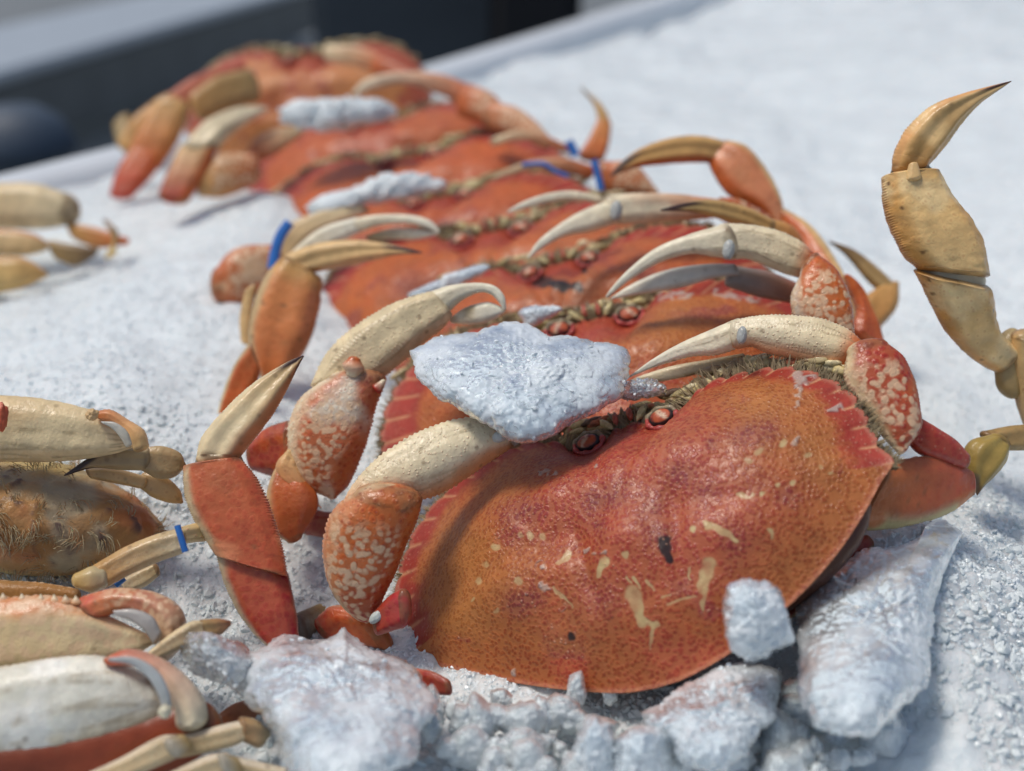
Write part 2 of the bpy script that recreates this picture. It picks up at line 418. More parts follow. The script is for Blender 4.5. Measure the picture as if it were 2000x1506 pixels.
# ------------------------------------------------------------------ carapace
def half_outline(side, arc, post, teeth=11, amp=.017, n=(40, 170, 110)):
    a = resamp(side, n[0]); b = resamp(arc, n[1]); c = resamp(post, n[2])
    s = np.linspace(0, 1, len(b)); ph = (s * teeth) % 1
    tg = np.gradient(b, axis=0); tg /= np.linalg.norm(tg, axis=1, keepdims=True); nr = np.stack([-tg[:, 1], tg[:, 0]], 1)
    if nr[len(nr) // 2] @ b[len(b) // 2] < 0: nr = -nr
    off = amp * np.where(ph < .72, np.sin(np.minimum(ph / .72, 1) * math.pi * .5) ** .8, (1 - (ph - .72) / .28))
    b2 = b + nr * off[:, None]
    half = np.vstack([a, b2[1:], c[1:]])
    tooth = np.concatenate([np.full(len(a), -1), ph[1:], np.full(len(c) - 1, -2)])
    return half, tooth
G_SIDE = [(0, .600), (.05, .615), (.085, .59), (.10, .555), (.15, .53), (.205, .55), (.225, .60)]
G_ARC = [(.26, .62), (.34, .66), (.44, .675), (.55, .665), (.66, .635), (.76, .585), (.85, .51), (.92, .42), (.965, .31), (.985, .19), (.985, .09), (1.02, .0)]
G_POST = [(1.02, .0), (.93, -.07), (.80, -.17), (.66, -.26), (.50, -.34), (.32, -.41), (.15, -.45), (0, -.46)]
def full_outline(r, l):
    (rp, rt), (lp, lt) = r, l
    return np.vstack([rp, lp[-2:0:-1]]), np.concatenate([rt, lt[-2:0:-1]])
_h = half_outline(G_SIDE, G_ARC, G_POST, n=(50, 240, 140))
OUT, TOOTH = full_outline(_h, (_h[0] * np.array([-1, 1]), _h[1]))
# the front crab's shell as it really sits: a little fuller on one side
NA = (90, 420, 300)
_r = half_outline([(-.02, .60), (.03, .615), (.077, .59), (.12, .56), (.171, .545), (.215, .57), (.262, .607)],
    [(.262, .607), (.346, .661), (.45, .66), (.549, .645), (.644, .617), (.729, .561), (.804, .476), (.843, .406), (.863, .306), (.868, .226), (.885, .144), (.914, .091)],
    [(.914, .091), (.85, .031), (.775, -.055), (.669, -.158), (.572, -.233), (.47, -.297), (.331, -.369), (.214, -.419), (.062, -.46), (-.049, -.468)], n=NA)
_l = half_outline([(-.02, .60), (-.05, .615), (-.075, .59), (-.124, .56), (-.192, .549), (-.256, .585)],
    [(-.256, .585), (-.319, .639), (-.432, .682), (-.539, .679), (-.637, .664), (-.736, .623), (-.824, .578), (-.90, .517), (-.963, .452), (-1.014, .359), (-1.046, .274), (-1.059, .186), (-1.04, .09), (-1.006, -.029), (-1.03, -.103)],
    [(-1.03, -.103), (-.852, -.185), (-.723, -.245), (-.58, -.311), (-.422, -.374), (-.289, -.42), (-.159, -.456), (-.049, -.468)], n=NA)
OUT_A, TOOTH_A = full_outline(_r, _l)

def carapace(crab, frame, Wd, base, emw=.79, nr=110, seed=1, spots=None, edgec=(.31, .014, .016), dotk=.8, black=None, yellow=.5, H=.19, twist=0):
    O, X, Y, N = frame; hw = Wd / 2
    K = len(OUT); c0 = np.array([-.02, .10])
    rho = np.concatenate([[0.0], np.linspace(.03, 1, nr) ** .85])
    kk = max(3, K // 36); ker = np.hanning(2 * kk + 1); ker /= ker.sum()
    ext = np.vstack([OUT[-kk:], OUT, OUT[:kk]]); SM = np.stack([np.convolve(ext[:, 0], ker, 'valid'), np.convolve(ext[:, 1], ker, 'valid')], 1)
    wt = (rho ** 12)[:, None, None]
    pts = c0 + rho[:, None, None] * ((SM * .985 * (1 - wt) + OUT * wt) - c0)
    u = pts[..., 0]; v = pts[..., 1]; rr = np.repeat(rho[:, None], K, 1)
    z = H * (1 - rr ** 2.2) ** 1.25 + .03 * (1 - rr ** 6)
    v = v * 1.0
    g = lambda a, b, sa, sb: np.exp(-((np.abs(u) - a) / sa) ** 2 - ((v - b) / sb) ** 2)
    lump = .95 * (.045 * g(.0, .33, .16, .12) + .035 * g(.26, .27, .13, .12) + .05 * g(.55, .25, .22, .16) + .045 * g(.45, -.06, .22, .14) + .04 * g(0, -.02, .13, .12) + .03 * g(.17, -.25, .1, .08))
    groove = .016 * np.exp(-(((v - .06) + .5 * (np.abs(u) - .3) ** 2 * 2 - .0) / .07) ** 2) * (1 - sstep(.3, .6, np.abs(u))) * sstep(.05, .2, np.abs(u)) + .016 * np.exp(-((np.abs(u) - .18 - .12 * v) / .035) ** 2) * (1 - sstep(-.02, .25, v)) * (1 - sstep(.2, .45, np.abs(u)))
    z = z + (lump - groove) * (1 - rr ** 4)
    q = np.stack([u.ravel() * 1 + seed * 7, v.ravel(), 0 * u.ravel()], 1)
    z = z + (.012 * fbm(q, 4.5, 3, seed) + .006 * fbm(q, 11, 3, seed + 50)).reshape(z.shape) * (1 - rr ** 6)
    V = O + hw * (u[..., None] * X + v[..., None] * Y + z[..., None] * N)
    # underside: rim turned in
    und = []
    for k, (sc_, dz) in enumerate([(.985, -.02), (.95, -.06), (.85, -.15), (.65, -.24), (.35, -.28), (.05, -.29)]):
        w = c0 + sc_ * (OUT - c0); und.append(O + hw * (w[:, :1] * X + w[:, 1:] * Y + dz * N))
    V = np.concatenate([V, np.array(und)], 0); nrg = V.shape[0]; Vf = V.reshape(-1, 3)
    i, j = np.meshgrid(np.arange(nrg - 1), np.arange(K), indexing='ij'); a = i * K + j; b = i * K + (j + 1) % K
    f = np.stack([a, b, b + K, a + K], -1).reshape(-1, 4)
    top = len(rho) * K
    uu = np.zeros(len(Vf)); vv = np.zeros(len(Vf)); rf = np.ones(len(Vf)) * 1.1
    uu[:top] = u.ravel(); vv[:top] = v.ravel(); rf[:top] = rr.ravel()
    qq = np.stack([uu + seed * 3.1, vv, 0 * uu], 1)
    n1 = fbm(qq, 2.2, 4, seed + 1); n2 = fbm(qq, 7, 4, seed + 2); n3 = fbm(qq, 25, 3, seed + 3)
    col = np.tile(np.array(base, float), (len(Vf), 1))
    col = mixc(col, (.42, .16, .035), sstep(-.1, .5, n1 + .55 * sstep(.5, .95, np.abs(uu)) + .4 * (1 - sstep(-.45, -.05, vv))) * yellow)       # tan at the sides
    col = mixc(col, (.40, .055, .025), sstep(.0, .45, -n1 + n2 * .4 + .30 - np.hypot(uu * 1.2, (vv - .05))) * .8)       # red centre
    col = mixc(col, (.24, .02, .03), sstep(.38, .7, n2 + .12) * .8 * (rf < .85))                                      # dark blotches
    tt = np.tile(TOOTH, nrg)
    ant = tt >= 0
    emq = emw - .035 * (uu < 0) * (spots is not None and len(spots) > 30)
    em = sstep(emq, emq + .08, rf + .05 * n2 + .03 * n3) * ant
    frontm = sstep(.42, .72, rf + .08 * n2) * (1 - sstep(.22, .36, np.abs(uu) + .05 * n2)) * (vv > .2)
    col = mixc(col, edgec, np.maximum(em * .8, frontm * .8))
    notch = np.where(ant, np.minimum(np.abs(tt - 0), np.abs(1 - tt)), 1.)
    nm = np.exp(-(notch / .07) ** 2) * sstep(emq + .05, emq + .10, rf + .04 * n3); col = mixc(col, (.60, .32, .16), nm * .7)
    pm = sstep(.965, .99, rf) * (tt == -2); col = mixc(col, (.50, .12, .05), pm * .8)
    rimb = sstep(.975, .99, rf) * (1 - sstep(1.0, 1.02, rf)); col = mixc(col, (.55, .30, .2), rimb * .3)
    col = mixc(col, (.17, .05, .02), (rf > 1.05) * 1.)  # turned-in rim coloured dark, standing for shade in the gaps
    col *= (1 + .14 * n3 + .08 * n2)[:, None]
    ms = np.zeros((len(Vf), 3)); ms[:, 0] = dotk * (1 - em * .9) * (1 - .3 * frontm)
    bm = sstep(.25, .55, n2 + .25 * n3) * (rf < .85) ; ms[:, 1] = np.clip(bm * .9 + em * .45 + frontm * .5, 0, 1)
    if spots is not None:
        xs, ys = proj(Vf); jx = xs + 5 * n3 + 3 * vnoise(qq, 60, 5); jy = ys + 5 * vnoise(qq, 30, 77)
        for (sx, sy, sr, kind, *ex) in sorted(spots, key=lambda q_: 'trdywk'.index(q_[3])):
            if ex: # capsule to (ex0,ex1)
                ax, ay = ex[0] - sx, ex[1] - sy; tpar = np.clip(((jx - sx) * ax + (jy - sy) * ay) / (ax * ax + ay * ay), 0, 1)
                dist = np.hypot(jx - sx - tpar * ax, jy - sy - tpar * ay); sr2 = sr * (1 - .45 * tpar)
            else: dist = np.hypot(jx - sx, jy - sy); sr2 = sr
            k = (1 - sstep(sr2 * .65, sr2 * 1.15, dist)) * (rf <= 1)
            if kind == 'y': col = mixc(col, (.54, .40, .19), k * (.72 + .5 * n3)); ms[:, 0] *= 1 - k
            elif kind == 'k': col = mixc(col, (.015, .012, .012), k * .95); ms[:, 0] *= 1 - k
            elif kind == 'w': k = k * sstep(-.3, .2, vnoise(qq, 55, 3)); col = mixc(col, (.44, .40, .36), k * .7); Vf += (k * .0004)[:, None] * N
            elif kind == 'd':
                k2 = np.exp(-(dist / sr) ** 2) * (rf <= 1); col = mixc(col, (.20, .02, .03), k2 * .75); ms[:, 1] = np.maximum(ms[:, 1], k2 * 1.0)
            elif kind == 't':
                k2 = np.exp(-(dist / sr) ** 2) * (rf <= 1) * (1 - sstep(.78, .87, rf)); col = mixc(col, (.42, .165, .035), k2 * .6)
            elif kind == 'r':
                k2 = np.exp(-(dist / sr) ** 2) * (1 - sstep(.8, .9, rf)); col = mixc(col, (.36, .04, .028), k2 * .7)
    if black: # black stain on the frontal teeth
        k = sstep(.1, .5, fbm(qq, 9, 3, seed + 8) + .35) * sstep(.80, .93, rf) * ant_or(tt) * (np.abs(uu + .0) < .42) * (vv > .2); col = mixc(col, (.01, .01, .015), k * .95)
    o = mesh_obj("carapace", Vf, [(f, 4)], M_SHELL, crab, col, ms, origin=O)
    return o

def ant_or(tt): return (tt >= -1) * 1.0

def fringe(cara, frame, Wd, dens=1.0, seed=3, ln=.075):
    O, X, Y, N = frame; hw = Wd / 2; r = np.random.default_rng(seed)
    idx = np.where((TOOTH >= 0) | (TOOTH == -1))[0]; K = len(OUT)
    vs, fs, k = [], [], 0
    for _ in range(int(1500 * dens)):
        i = int(r.choice(idx)); p = OUT[i]; q = OUT[(i + 3) % K] - OUT[(i - 3) % K]; q = q / np.linalg.norm(q)
        nr2 = np.array([-q[1], q[0]]);
        if nr2 @ p < 0: nr2 = -nr2
        z0 = -.005 - .06 * r.random(); b = p * (.995 - .02 * r.random())
        base = O + hw * (b[0] * X + b[1] * Y + z0 * N)
        d = nr2[0] * X + nr2[1] * Y + (.7 * r.random() + .2) * N + .5 * (r.random(3) - .5); d /= np.linalg.norm(d)
        L_ = hw * ln * (.5 + .8 * r.random()) * (1 - .4 * min(1, max(0, abs(p[0]) - .55) / .3)); w = hw * .0042 * (.6 + .8 * r.random())
        s1 = np.cross(d, N); s1 /= np.linalg.norm(s1); s2 = np.cross(d, s1); mid = base + d * L_ * .5 + N * hw * .004
        tip = base + d * L_ + (s1 * (r.random() - .5) + N * .2) * L_ * .4
        for c_, ww in ((base, w), (mid, w * .7)):
            for a in range(3):
                an = a * 2.094; vs.append(c_ + ww * (math.cos(an) * s1 + math.sin(an) * s2))
        vs.append(tip)
        for a in range(3):
            b1 = (a + 1) % 3; fs += [(k + a, k + b1, k + 3 + b1), (k + a, k + 3 + b1, k + 3 + a), (k + 3 + a, k + 3 + b1, k + 6)]
        k += 7
    o = mesh_obj("hair_fringe", np.array(vs), [(np.array(fs), 3)], M_HAIR, cara, origin=O, smooth=False)
    o['kind'] = 'stuff'
    return o

def face(cara, frame, Wd, seed=5, res=1):
    """eyes in their sockets and the mouthparts between them"""
    O, X, Y, N = frame; hw = Wd / 2; r = np.random.default_rng(seed)
    bv, bf = lump_blob(16, 28)
    for sx in (-1, 1):
        c = O + hw * (sx * .155 * X + .565 * Y + .035 * N)
        v = bv * (1 + .10 * fbm(bv + seed, 2, 2, seed))[:, None]
        V = c + hw * (v[:, :1] * .050 * X + v[:, 1:2] * .036 * Y + v[:, 2:] * .026 * N)
        u = np.hypot(v[:, 0], v[:, 1]); nz = fbm(v + seed + sx, 2.2, 3, seed)
        col = np.tile((.44, .09, .03), (len(V), 1)).astype(float); col = mixc(col, (.60, .42, .28), sstep(.0, .15, .30 - np.abs(v[:, 0] * sx - .15 + .5 * v[:, 1]) + nz * .3)); col = mixc(col, (.22, .03, .03), sstep(.1, .4, nz))
        col = mixc(col, (.02, .018, .02), sstep(.74, .84, u + .12 * nz))
        mesh_obj("eye", V, [(bf, 4)], M_EYE, cara, col, origin=c)
        # socket rim
        ang = np.linspace(0, 2 * math.pi, 36, endpoint=False); vs = []
        for a in ang:
            e = math.cos(a) * X * .060 + math.sin(a) * Y * .045
            for b in range(6):
                bb = b * math.pi / 3; rr_ = .012 * (1 + .3 * math.sin(7 * a + seed))
                en = e / np.linalg.norm(e); vs.append(c + hw * (e + rr_ * (math.cos(bb) * en + math.sin(bb) * N) - .004 * N))
        i, j = np.meshgrid(np.arange(36), np.arange(6), indexing='ij'); a = i * 6 + j; b = i * 6 + (j + 1) % 6; a2 = ((i + 1) % 36) * 6 + j; b2 = ((i + 1) % 36) * 6 + (j + 1) % 6
        f = np.stack([a, b, b2, a2], -1).reshape(-1, 4); V = np.array(vs)
        sn = np.repeat(np.sin(ang), 6)
        col = np.where((sn < .2)[:, None], np.array([[.40, .06, .05]]), np.array([[.25, .2, .12]])) * (1 + .3 * fbm(V, 500, 2, seed))[:, None]
        mesh_obj("eye_socket", V, [(f, 4)], M_FACE, cara, col, origin=c)
    vs, fs, cs, k = [], [], [], 0
    def blob(cu, cv, cz, a, b, c_, color, rot=0, nz=.35):
        nonlocal k
        v = bv * (1 + nz * fbm(bv + k * .13, 2.2, 3, seed))[:, None]; ca, sa = math.cos(rot), math.sin(rot)
        x = v[:, 0] * a * ca - v[:, 1] * b * sa; y = v[:, 0] * a * sa + v[:, 1] * b * ca
        vs.append(O + hw * ((cu + x)[:, None] * X + (cv + y)[:, None] * Y + (cz + v[:, 2:] * c_) * N)); fs.append(bf + k)
        cs.append(np.tile(color, (len(v), 1)) * (1 + .35 * fbm(v * 1. + k, 3, 3, 5))[:, None]); k += len(v)
    cc = [(.42, .33, .13), (.30, .24, .12), (.5, .42, .22), (.22, .16, .08), (.42, .12, .05)]
    for i in range(46):
        x = (r.random() * 2 - 1) * .40; y = .60 + .05 * r.random() - .06 * abs(x)
        blob(x, y, -.02 - .08 * r.random(), .022 + .022 * r.random(), .012 + .012 * r.random(), .014, cc[r.integers(5)], rot=(r.random() - .5) * 2)
    for sx in (-1, 1):
        blob(sx * .075, .63, .02, .035, .014, .014, (.52, .45, .22), rot=sx * .9); blob(sx * .03, .635, .03, .012, .03, .014, (.40, .09, .05))
        blob(sx * .26, .645, -.02, .07, .014, .02, (.46, .38, .17), rot=-sx * .15); blob(sx * .42, .62, -.04, .09, .014, .02, (.36, .29, .14), rot=-sx * .3)
    for x in (-.05, -.02, .02, .06, .0):  # feathery antennules
        blob(x, .655, .0, .006, .05, .006, (.20, .15, .07), rot=(r.random() - .5) * 2, nz=.2)
    bv2, bf2 = lump_blob(8, 12)
    for i in range(230):
        x = (r.random() * 2 - 1) * .86; yb = np.interp(abs(x), [0, .3, .45, .6, .75, .86], [.60, .66, .675, .65, .585, .50])
        off = .012 + .075 * r.random() * (1 - .4 * abs(x)); tx = -(.0 + 1.1 * max(0, abs(x) - .5)) * np.sign(x)
        v = bv2 * (1 + .4 * fbm(bv2 + i * .3, 2.0, 2, seed))[:, None]; a_, b_ = .02 + .035 * r.random(), .010 + .012 * r.random()
        xx = v[:, 0] * a_; yy = v[:, 0] * a_ * tx + v[:, 1] * b_
        vs.append(O + hw * ((x - tx * off * .8 + xx)[:, None] * X + (yb + off + yy)[:, None] * Y + (-.012 - .05 * r.random() + v[:, 2:] * .016) * N)); fs.append(bf2 + k)
        ccc = [(.56, .46, .22), (.44, .35, .17), (.62, .54, .32), (.30, .20, .10), (.46, .15, .07), (.12, .07, .04)][r.choice(6, p=[.27, .2, .18, .15, .1, .1])]
        cs.append(np.tile(ccc, (len(v), 1)) * (1 + .3 * fbm(v + i, 3, 2, 5))[:, None]); k += len(v)
    mesh_obj("mouthparts", np.vstack(vs), [(np.vstack(fs), 4)], M_FACE, cara, np.vstack(cs), origin=O)

def body(crab, frame, Wd, seed=4):
    O, X, Y, N = frame; hw = Wd / 2; v, f = lump_blob(24, 40)
    V = O + hw * (v[:, :1] * .80 * X + (v[:, 1:2] * .42 + .10) * Y + (v[:, 2:] * .16 - .14) * N)
    col = np.tile((.13, .05, .025), (len(V), 1)) * (1 + .3 * fbm(V, 70, 3, seed))[:, None]  # dark albedo paints in the shade between the stacked crabs
    mesh_obj("underside", V, [(f, 4)], M_LIMB, crab, col, np.zeros((len(V), 3)), origin=O)

GROUP_C = "cooked crabs stood in a row on the ice"
def make_crab(label, eye, d, Wd, roll, tilt, yaw=0, base=(.40, .09, .02), seed=1, hair=1., detail=True, nr=90, **kw):
    roll, tilt, yaw = R(roll), R(tilt), R(yaw)
    bk = -fwd
    X = math.cos(roll) * rgt + math.sin(roll) * upv; Y0 = -math.sin(roll) * rgt + math.cos(roll) * upv
    Y = math.cos(tilt) * Y0 - math.sin(tilt) * bk; N = math.cos(tilt) * bk + math.sin(tilt) * Y0
    X2 = math.cos(yaw) * X - math.sin(yaw) * N; N = math.cos(yaw) * N + math.sin(yaw) * X; X = X2
    E = P(eye[0], eye[1], d); O = E - (Wd / 2) * (.56 * Y + .06 * N)
    base_pt = O - (Wd / 2) * .6 * Y
    crab = empty("crab", base_pt, label, "crab", GROUP_C)
    fr = (O, X, Y, N)
    ca = carapace(crab, fr, Wd, base, nr=nr, seed=seed, **kw)
    if detail: face(ca, fr, Wd, seed)
    if hair: fringe(ca, fr, Wd, hair, seed)
    body(crab, fr, Wd)
    return crab, fr, ca

# ================================================================== THE ROW OF CRABS
spotsA = [(1235, 1160, 17, 'y', 1255, 1215), (1250, 1200, 9, 'y', 1282, 1225), (1278, 1220, 6, 'y', 1268, 1265), (1385, 1105, 17, 'y', 1370, 1150), (1375, 1150, 7, 'y', 1372, 1190),
  (1385, 1025, 11, 'y', 1440, 1055), (1358, 1031, 7, 'y'), (1185, 1095, 11, 'y', 1168, 1125), (1222, 1082, 8, 'y'), (1110, 1085, 9, 'y', 1090, 1097), (1060, 1048, 8, 'y'), (1036, 1045, 8, 'y'),
  (1015, 1045, 6, 'y'), (970, 1068, 9, 'y'), (948, 1102, 6, 'y'), (935, 1135, 7, 'y'), (1012, 1135, 8, 'y'), (925, 1168, 5, 'y'), (970, 1195, 6, 'y'), (1460, 903, 8, 'y'), (1483, 880, 8, 'y', 1475, 885),
  (1530, 868, 8, 'y'), (1578, 890, 6, 'y'), (1550, 942, 7, 'y'), (1520, 945, 6, 'y'), (1445, 965, 7, 'y', 1462, 970), (1490, 965, 5, 'y'), (1603, 911, 5, 'y'), (1622, 925, 4, 'y'), (1470, 965, 5, 'y'), (1505, 1038, 5, 'y', 1510, 1050),
  (1240, 1130, 4, 'y', 1252, 1150), (1262, 1135, 4, 'y', 1280, 1155), (1225, 1130, 4, 'y', 1235, 1140), (1290, 1170, 3, 'y', 1310, 1165), (1345, 1110, 4, 'y', 1350, 1130), (1300, 1185, 3, 'y', 1360, 1165),
  (1297, 1057, 15, 'k', 1305, 1095), (1117, 1242, 9, 'k'), (1058, 1105, 11, 'w'), (1060, 1140, 9, 'w', 1072, 1152), (1101, 1187, 7, 'w'), (1062, 925, 10, 'w', 1085, 925), (1165, 910, 6, 'w'), (1080, 1145, 3, 'y', 1120, 1190), (1005, 1312, 8, 'w', 1015, 1320),
  (1560, 735, 12, 'w', 1555, 790), (1575, 745, 10, 'w', 1595, 738), (1640, 795, 10, 'w', 1620, 802), (1553, 865, 6, 'w', 1560, 850), (1582, 955, 5, 'w'), (1140, 1075, 5, 'w', 1180, 1080), (1030, 1160, 6, 'w'),
  (1275, 985, 30, 'd'), (1290, 1040, 28, 'd'), (1205, 965, 30, 'd', 1160, 980), (1030, 990, 26, 'd', 990, 1000), (1330, 925, 26, 'd'), (1450, 850, 26, 'd', 1500, 838), (1380, 960, 22, 'd'), (1170, 1170, 32, 'd'), (1040, 1170, 26, 'd', 1010, 1180),
  (1440, 1060, 28, 'd'), (1540, 970, 24, 'd'), (1170, 1030, 18, 'd'), (1330, 1150, 20, 'd'), (1390, 865, 14, 'd'),
  (900, 1080, 90, 't'), (880, 1200, 80, 't'), (1480, 800, 60, 't'), (1620, 870, 60, 't'), (1560, 1090, 60, 't'), (980, 950, 50, 't'), (1250, 800, 10, 't'), (1100, 1290, 90, 't'), (1300, 860, 40, 't'),
  (1240, 900, 90, 'r'), (1400, 1000, 130, 'r'), (1220, 1090, 140, 'r'), (1130, 980, 100, 'r'), (1350, 900, 90, 'r'), (1200, 860, 40, 'r'), (1350, 1080, 70, 'r')]
GEN = (OUT, TOOTH); OUT, TOOTH = OUT_A, TOOTH_A
A, frA, caA = make_crab("largest orange crab in front, with cream spots and a small black hole on its back", (1215, 836), .384, .180, 5, 38, -24, base=(.34, .066, .014), seed=2, nr=190, hair=1.6, spots=spotsA, yellow=.35, emw=.875)

OUT, TOOTH = GEN
CW = dict(a=CREAM, b=CREAM, c=CREAM2, e0=PINK, patch=CREAM2)
def wristpal(a=ORANGE, e=CREAM): return dict(a=a, b=RED, e1=e, patch=ORANGE)

def claw(crab, name_label, palm, wrist=None, fingers=(), joint=None, extra=()):
    """palm is the part; fingers, wrist and joint are its sub-parts"""
    p = seg(crab, "claw", *palm[:4], palm[4], **palm[5])
    if name_label: p['label'] = name_label
    for nm, q in ([("wrist", wrist)] if wrist else []) + [("finger", x) for x in fingers] + list(extra):
        seg(p, nm, *q[:4], q[4], **q[5])
    if joint: bead(p, "joint", *joint[:4], GREY, sq=joint[4], rot=joint[5], noise=.12)
    return p

PK = dict(mat=M_CLAW, n=150, m=56, tub=34, tubrows=(0., math.pi, 1.0, 2.1), tubamp=.06, beads=.35, specks=.55, ridge=.05, thick=.6)
def pk(**k): d = dict(PK); d.update(k); return d
WK = dict(mat=M_LIMB, n=120, m=48, tub=30, tubrows=(0., math.pi), tubamp=.045, dots=.7, beads=.3, mott=1., specks=.15, thick=.62, ridge=.02)
def wk(**k): d = dict(WK); d.update(k); return d
FK = dict(mat=M_CLAW, n=110, m=36, tub=26, tubrows=(0., 1.57), tubamp=.07, specks=.4, thick=.75, cap1=.2, ridge=.03)
def fk(**k): d = dict(FK); d.update(k); return d
CLAWP = dict(a=CREAM, b=CREAM2, e0=PINK, c=CREAM2)
FINP = dict(a=CREAM2, b=WHITE)

# --- crab A limbs
claw(A, None,
  ([(664, 992), (690, 945), (740, 893), (800, 855), (865, 826), (935, 815), (985, 830)], [(712, 1000), (745, 968), (820, 975), (872, 958), (908, 936), (955, 903), (1000, 874)], .368, .382, dict(a=CREAM, b=CREAM2, e0=(.66, .30, .13), s0=PINK), pk(cap0=.3, ridge=.10, nridge=2)),
  wrist=([(690, 962), (648, 1000), (632, 1060), (636, 1115), (655, 1165), (690, 1203), (712, 1215)], [(822, 985), (812, 1020), (790, 1070), (772, 1118), (752, 1160), (738, 1198), (724, 1213)], .362, .372, wristpal(), wk()),
  fingers=[([(985, 830), (1020, 822), (1060, 822), (1095, 835)], [(1003, 872), (1035, 852), (1065, 845), (1095, 840)], .382, .388, dict(a=GREY, b=CREAM), fk())],
  joint=(977, 852, .372, 17, (1, .7, .7), .4))
claw(A, None,
  ([(1680, 662), (1650, 640), (1600, 622), (1545, 616), (1490, 616), (1435, 624)], [(1655, 716), (1605, 712), (1555, 702), (1505, 692), (1470, 678), (1440, 682)], .368, .380, dict(a=CREAM, b=CREAM2, s0=ORANGE, e0=(.70, .36, .18)), pk(cap0=.35, ridge=.10, nridge=2)),
  wrist=([(1655, 690), (1650, 735), (1668, 775), (1700, 820), (1735, 865), (1754, 886)], [(1735, 675), (1765, 700), (1785, 745), (1797, 800), (1798, 838), (1775, 872)], .360, .350, wristpal(RED), wk()),
  fingers=[([(1440, 622), (1385, 645), (1325, 672), (1272, 703), (1238, 728), (1222, 738)], [(1447, 676), (1405, 692), (1350, 697), (1300, 710), (1255, 726), (1224, 740)], .381, .393, FINP, fk(tub=22, tubrows=(.7, 1.8, 0.)) ),
           ([(1450, 690), (1385, 702), (1315, 714), (1262, 730), (1232, 742)], [(1455, 712), (1400, 722), (1340, 736), (1285, 746), (1240, 745)], .389, .398, dict(a=OLIVE, b=CREAM2, patch=BROWN), fk(tub=0))],
  joint=(1449, 655, .370, 18, (.55, 1, .6), -.1),
  extra=[("upper_arm", ([(1770, 860), (1795, 888), (1845, 905), (1882, 915)], [(1795, 815), (1830, 835), (1865, 858), (1890, 885)], .358, .362, dict(a=RED, b=(.45, .06, .05)), dict(n=60, m=28, dots=.3, beads=.3, specks=.1)))])
def leg(crab, segs, label=None):
    """segs: list of (name, L, R, d0, d1, pal, kw); the first is the leg's own mesh, the rest its sub-parts"""
    nm, L, Rr, d0, d1, pal, kw = segs[0]
    p = seg(crab, "leg", L, Rr, d0, d1, pal, **kw)
    if label: p['label'] = label
    for nm, L, Rr, d0, d1, pal, kw in segs[1:]:
        seg(p, nm, L, Rr, d0, d1, pal, **kw)
    return p
LK = dict(n=120, m=48, tub=44, tubrows=(0., math.pi), tubamp=.06, dots=.35, specks=.45, thick=.42, ridge=.07, spread=.8)
def lk(**k): d = dict(LK); d.update(k); return d
DK = dict(n=110, m=40, tub=40, tubrows=(0., math.pi), tubamp=.05, specks=.4, thick=.6, ridge=.14, nridge=3, cap1=.1)
def dk(**k): d = dict(DK); d.update(k); return d
OL = dict(a=ORANGE, b=(.56, .13, .05), e1=(.6, .42, .22), e0=PINK, patch=(.62, .23, .10), s0=PINK)
TIPB = (.06, .03, .025)
leg(A, [("leg", [(358, 912), (362, 965), (380, 1015), (408, 1062), (422, 1085)], [(470, 895), (502, 935), (527, 992), (546, 1052), (560, 1125)], .372, .366, dict(a=(.56, .13, .045), b=(.50, .09, .035), e0=(.55, .10, .04), e1=(.58, .46, .28), patch=(.62, .22, .10)), lk(cap0=.08, cap1=.05)),
  ("leg_tip", [(384, 893), (398, 850), (448, 792), (500, 745), (560, 708), (592, 694)], [(468, 893), (498, 855), (535, 805), (562, 757), (585, 712), (594, 696)], .375, .385, dict(a=CREAM, b=TAN2, e0=PINK, e1=CREAM, tip=TIPB, tip0=.78, c=CREAM), dk()),
  ("joint_membrane", [(380, 905), (392, 878)], [(478, 905), (466, 878)], .376, .378, dict(a=(.2, .2, .18), b=OLIVE), dict(n=12, m=16, thick=.3)),
  ("leg_segment", [(421, 1078), (436, 1130), (462, 1190), (498, 1240), (520, 1262)], [(560, 1116), (571, 1160), (580, 1210), (584, 1262)], .369, .362, dict(a=(.52, .10, .04), b=(.36, .03, .025), e0=(.30, .015, .02), e1=(.5, .40, .26)), lk(cap0=.05)),
  ("leg_segment", [(575, 1200), (620, 1180)], [(590, 1262), (640, 1215)], .385, .40, dict(a=(.12, .1, .08), b=OLIVE), dict(n=20, m=20))])
# legs of A seen below and to the right of its shell
leg(A, [("leg", [(1735, 905), (1800, 893), (1860, 900), (1897, 920)], [(1668, 1034), (1750, 1030), (1845, 1005), (1900, 968)], .352, .365, dict(a=(.52, .15, .04), b=(.48, .08, .05), e0=(.55, .45, .2), patch=ORANGE), lk(cap0=.1, cap1=.3, dots=.2, thick=.25))])
leg(A, [("leg", [(1500, 1200), (1570, 1130), (1640, 1070), (1690, 1045)], [(1560, 1200), (1610, 1140), (1665, 1100), (1705, 1068)], .352, .365, dict(a=DKRED, b=RED, e0=(.5, .35, .2)), lk(thick=.4))])
leg(A, [("leg", [(620, 1205), (650, 1185), (700, 1190)], [(690, 1270), (720, 1262), (760, 1270)], .385, .38, dict(a=RED, b=ORANGE), lk())])
leg(A, [("leg", [(735, 1190), (760, 1165), (785, 1150)], [(742, 1240), (770, 1230), (790, 1225)], .366, .362, dict(a=RED, b=(.4, .03, .04)), lk())])
leg(A, [("leg", [(806, 1305), (845, 1312), (872, 1326)], [(818, 1352), (848, 1356), (878, 1358)], .352, .345, dict(a=RED, b=DKRED), lk())])
bead(caA, "joint", 735, 1205, .364, 17, (.5, .55, .52), sq=(1, .6, .5), rot=.7)

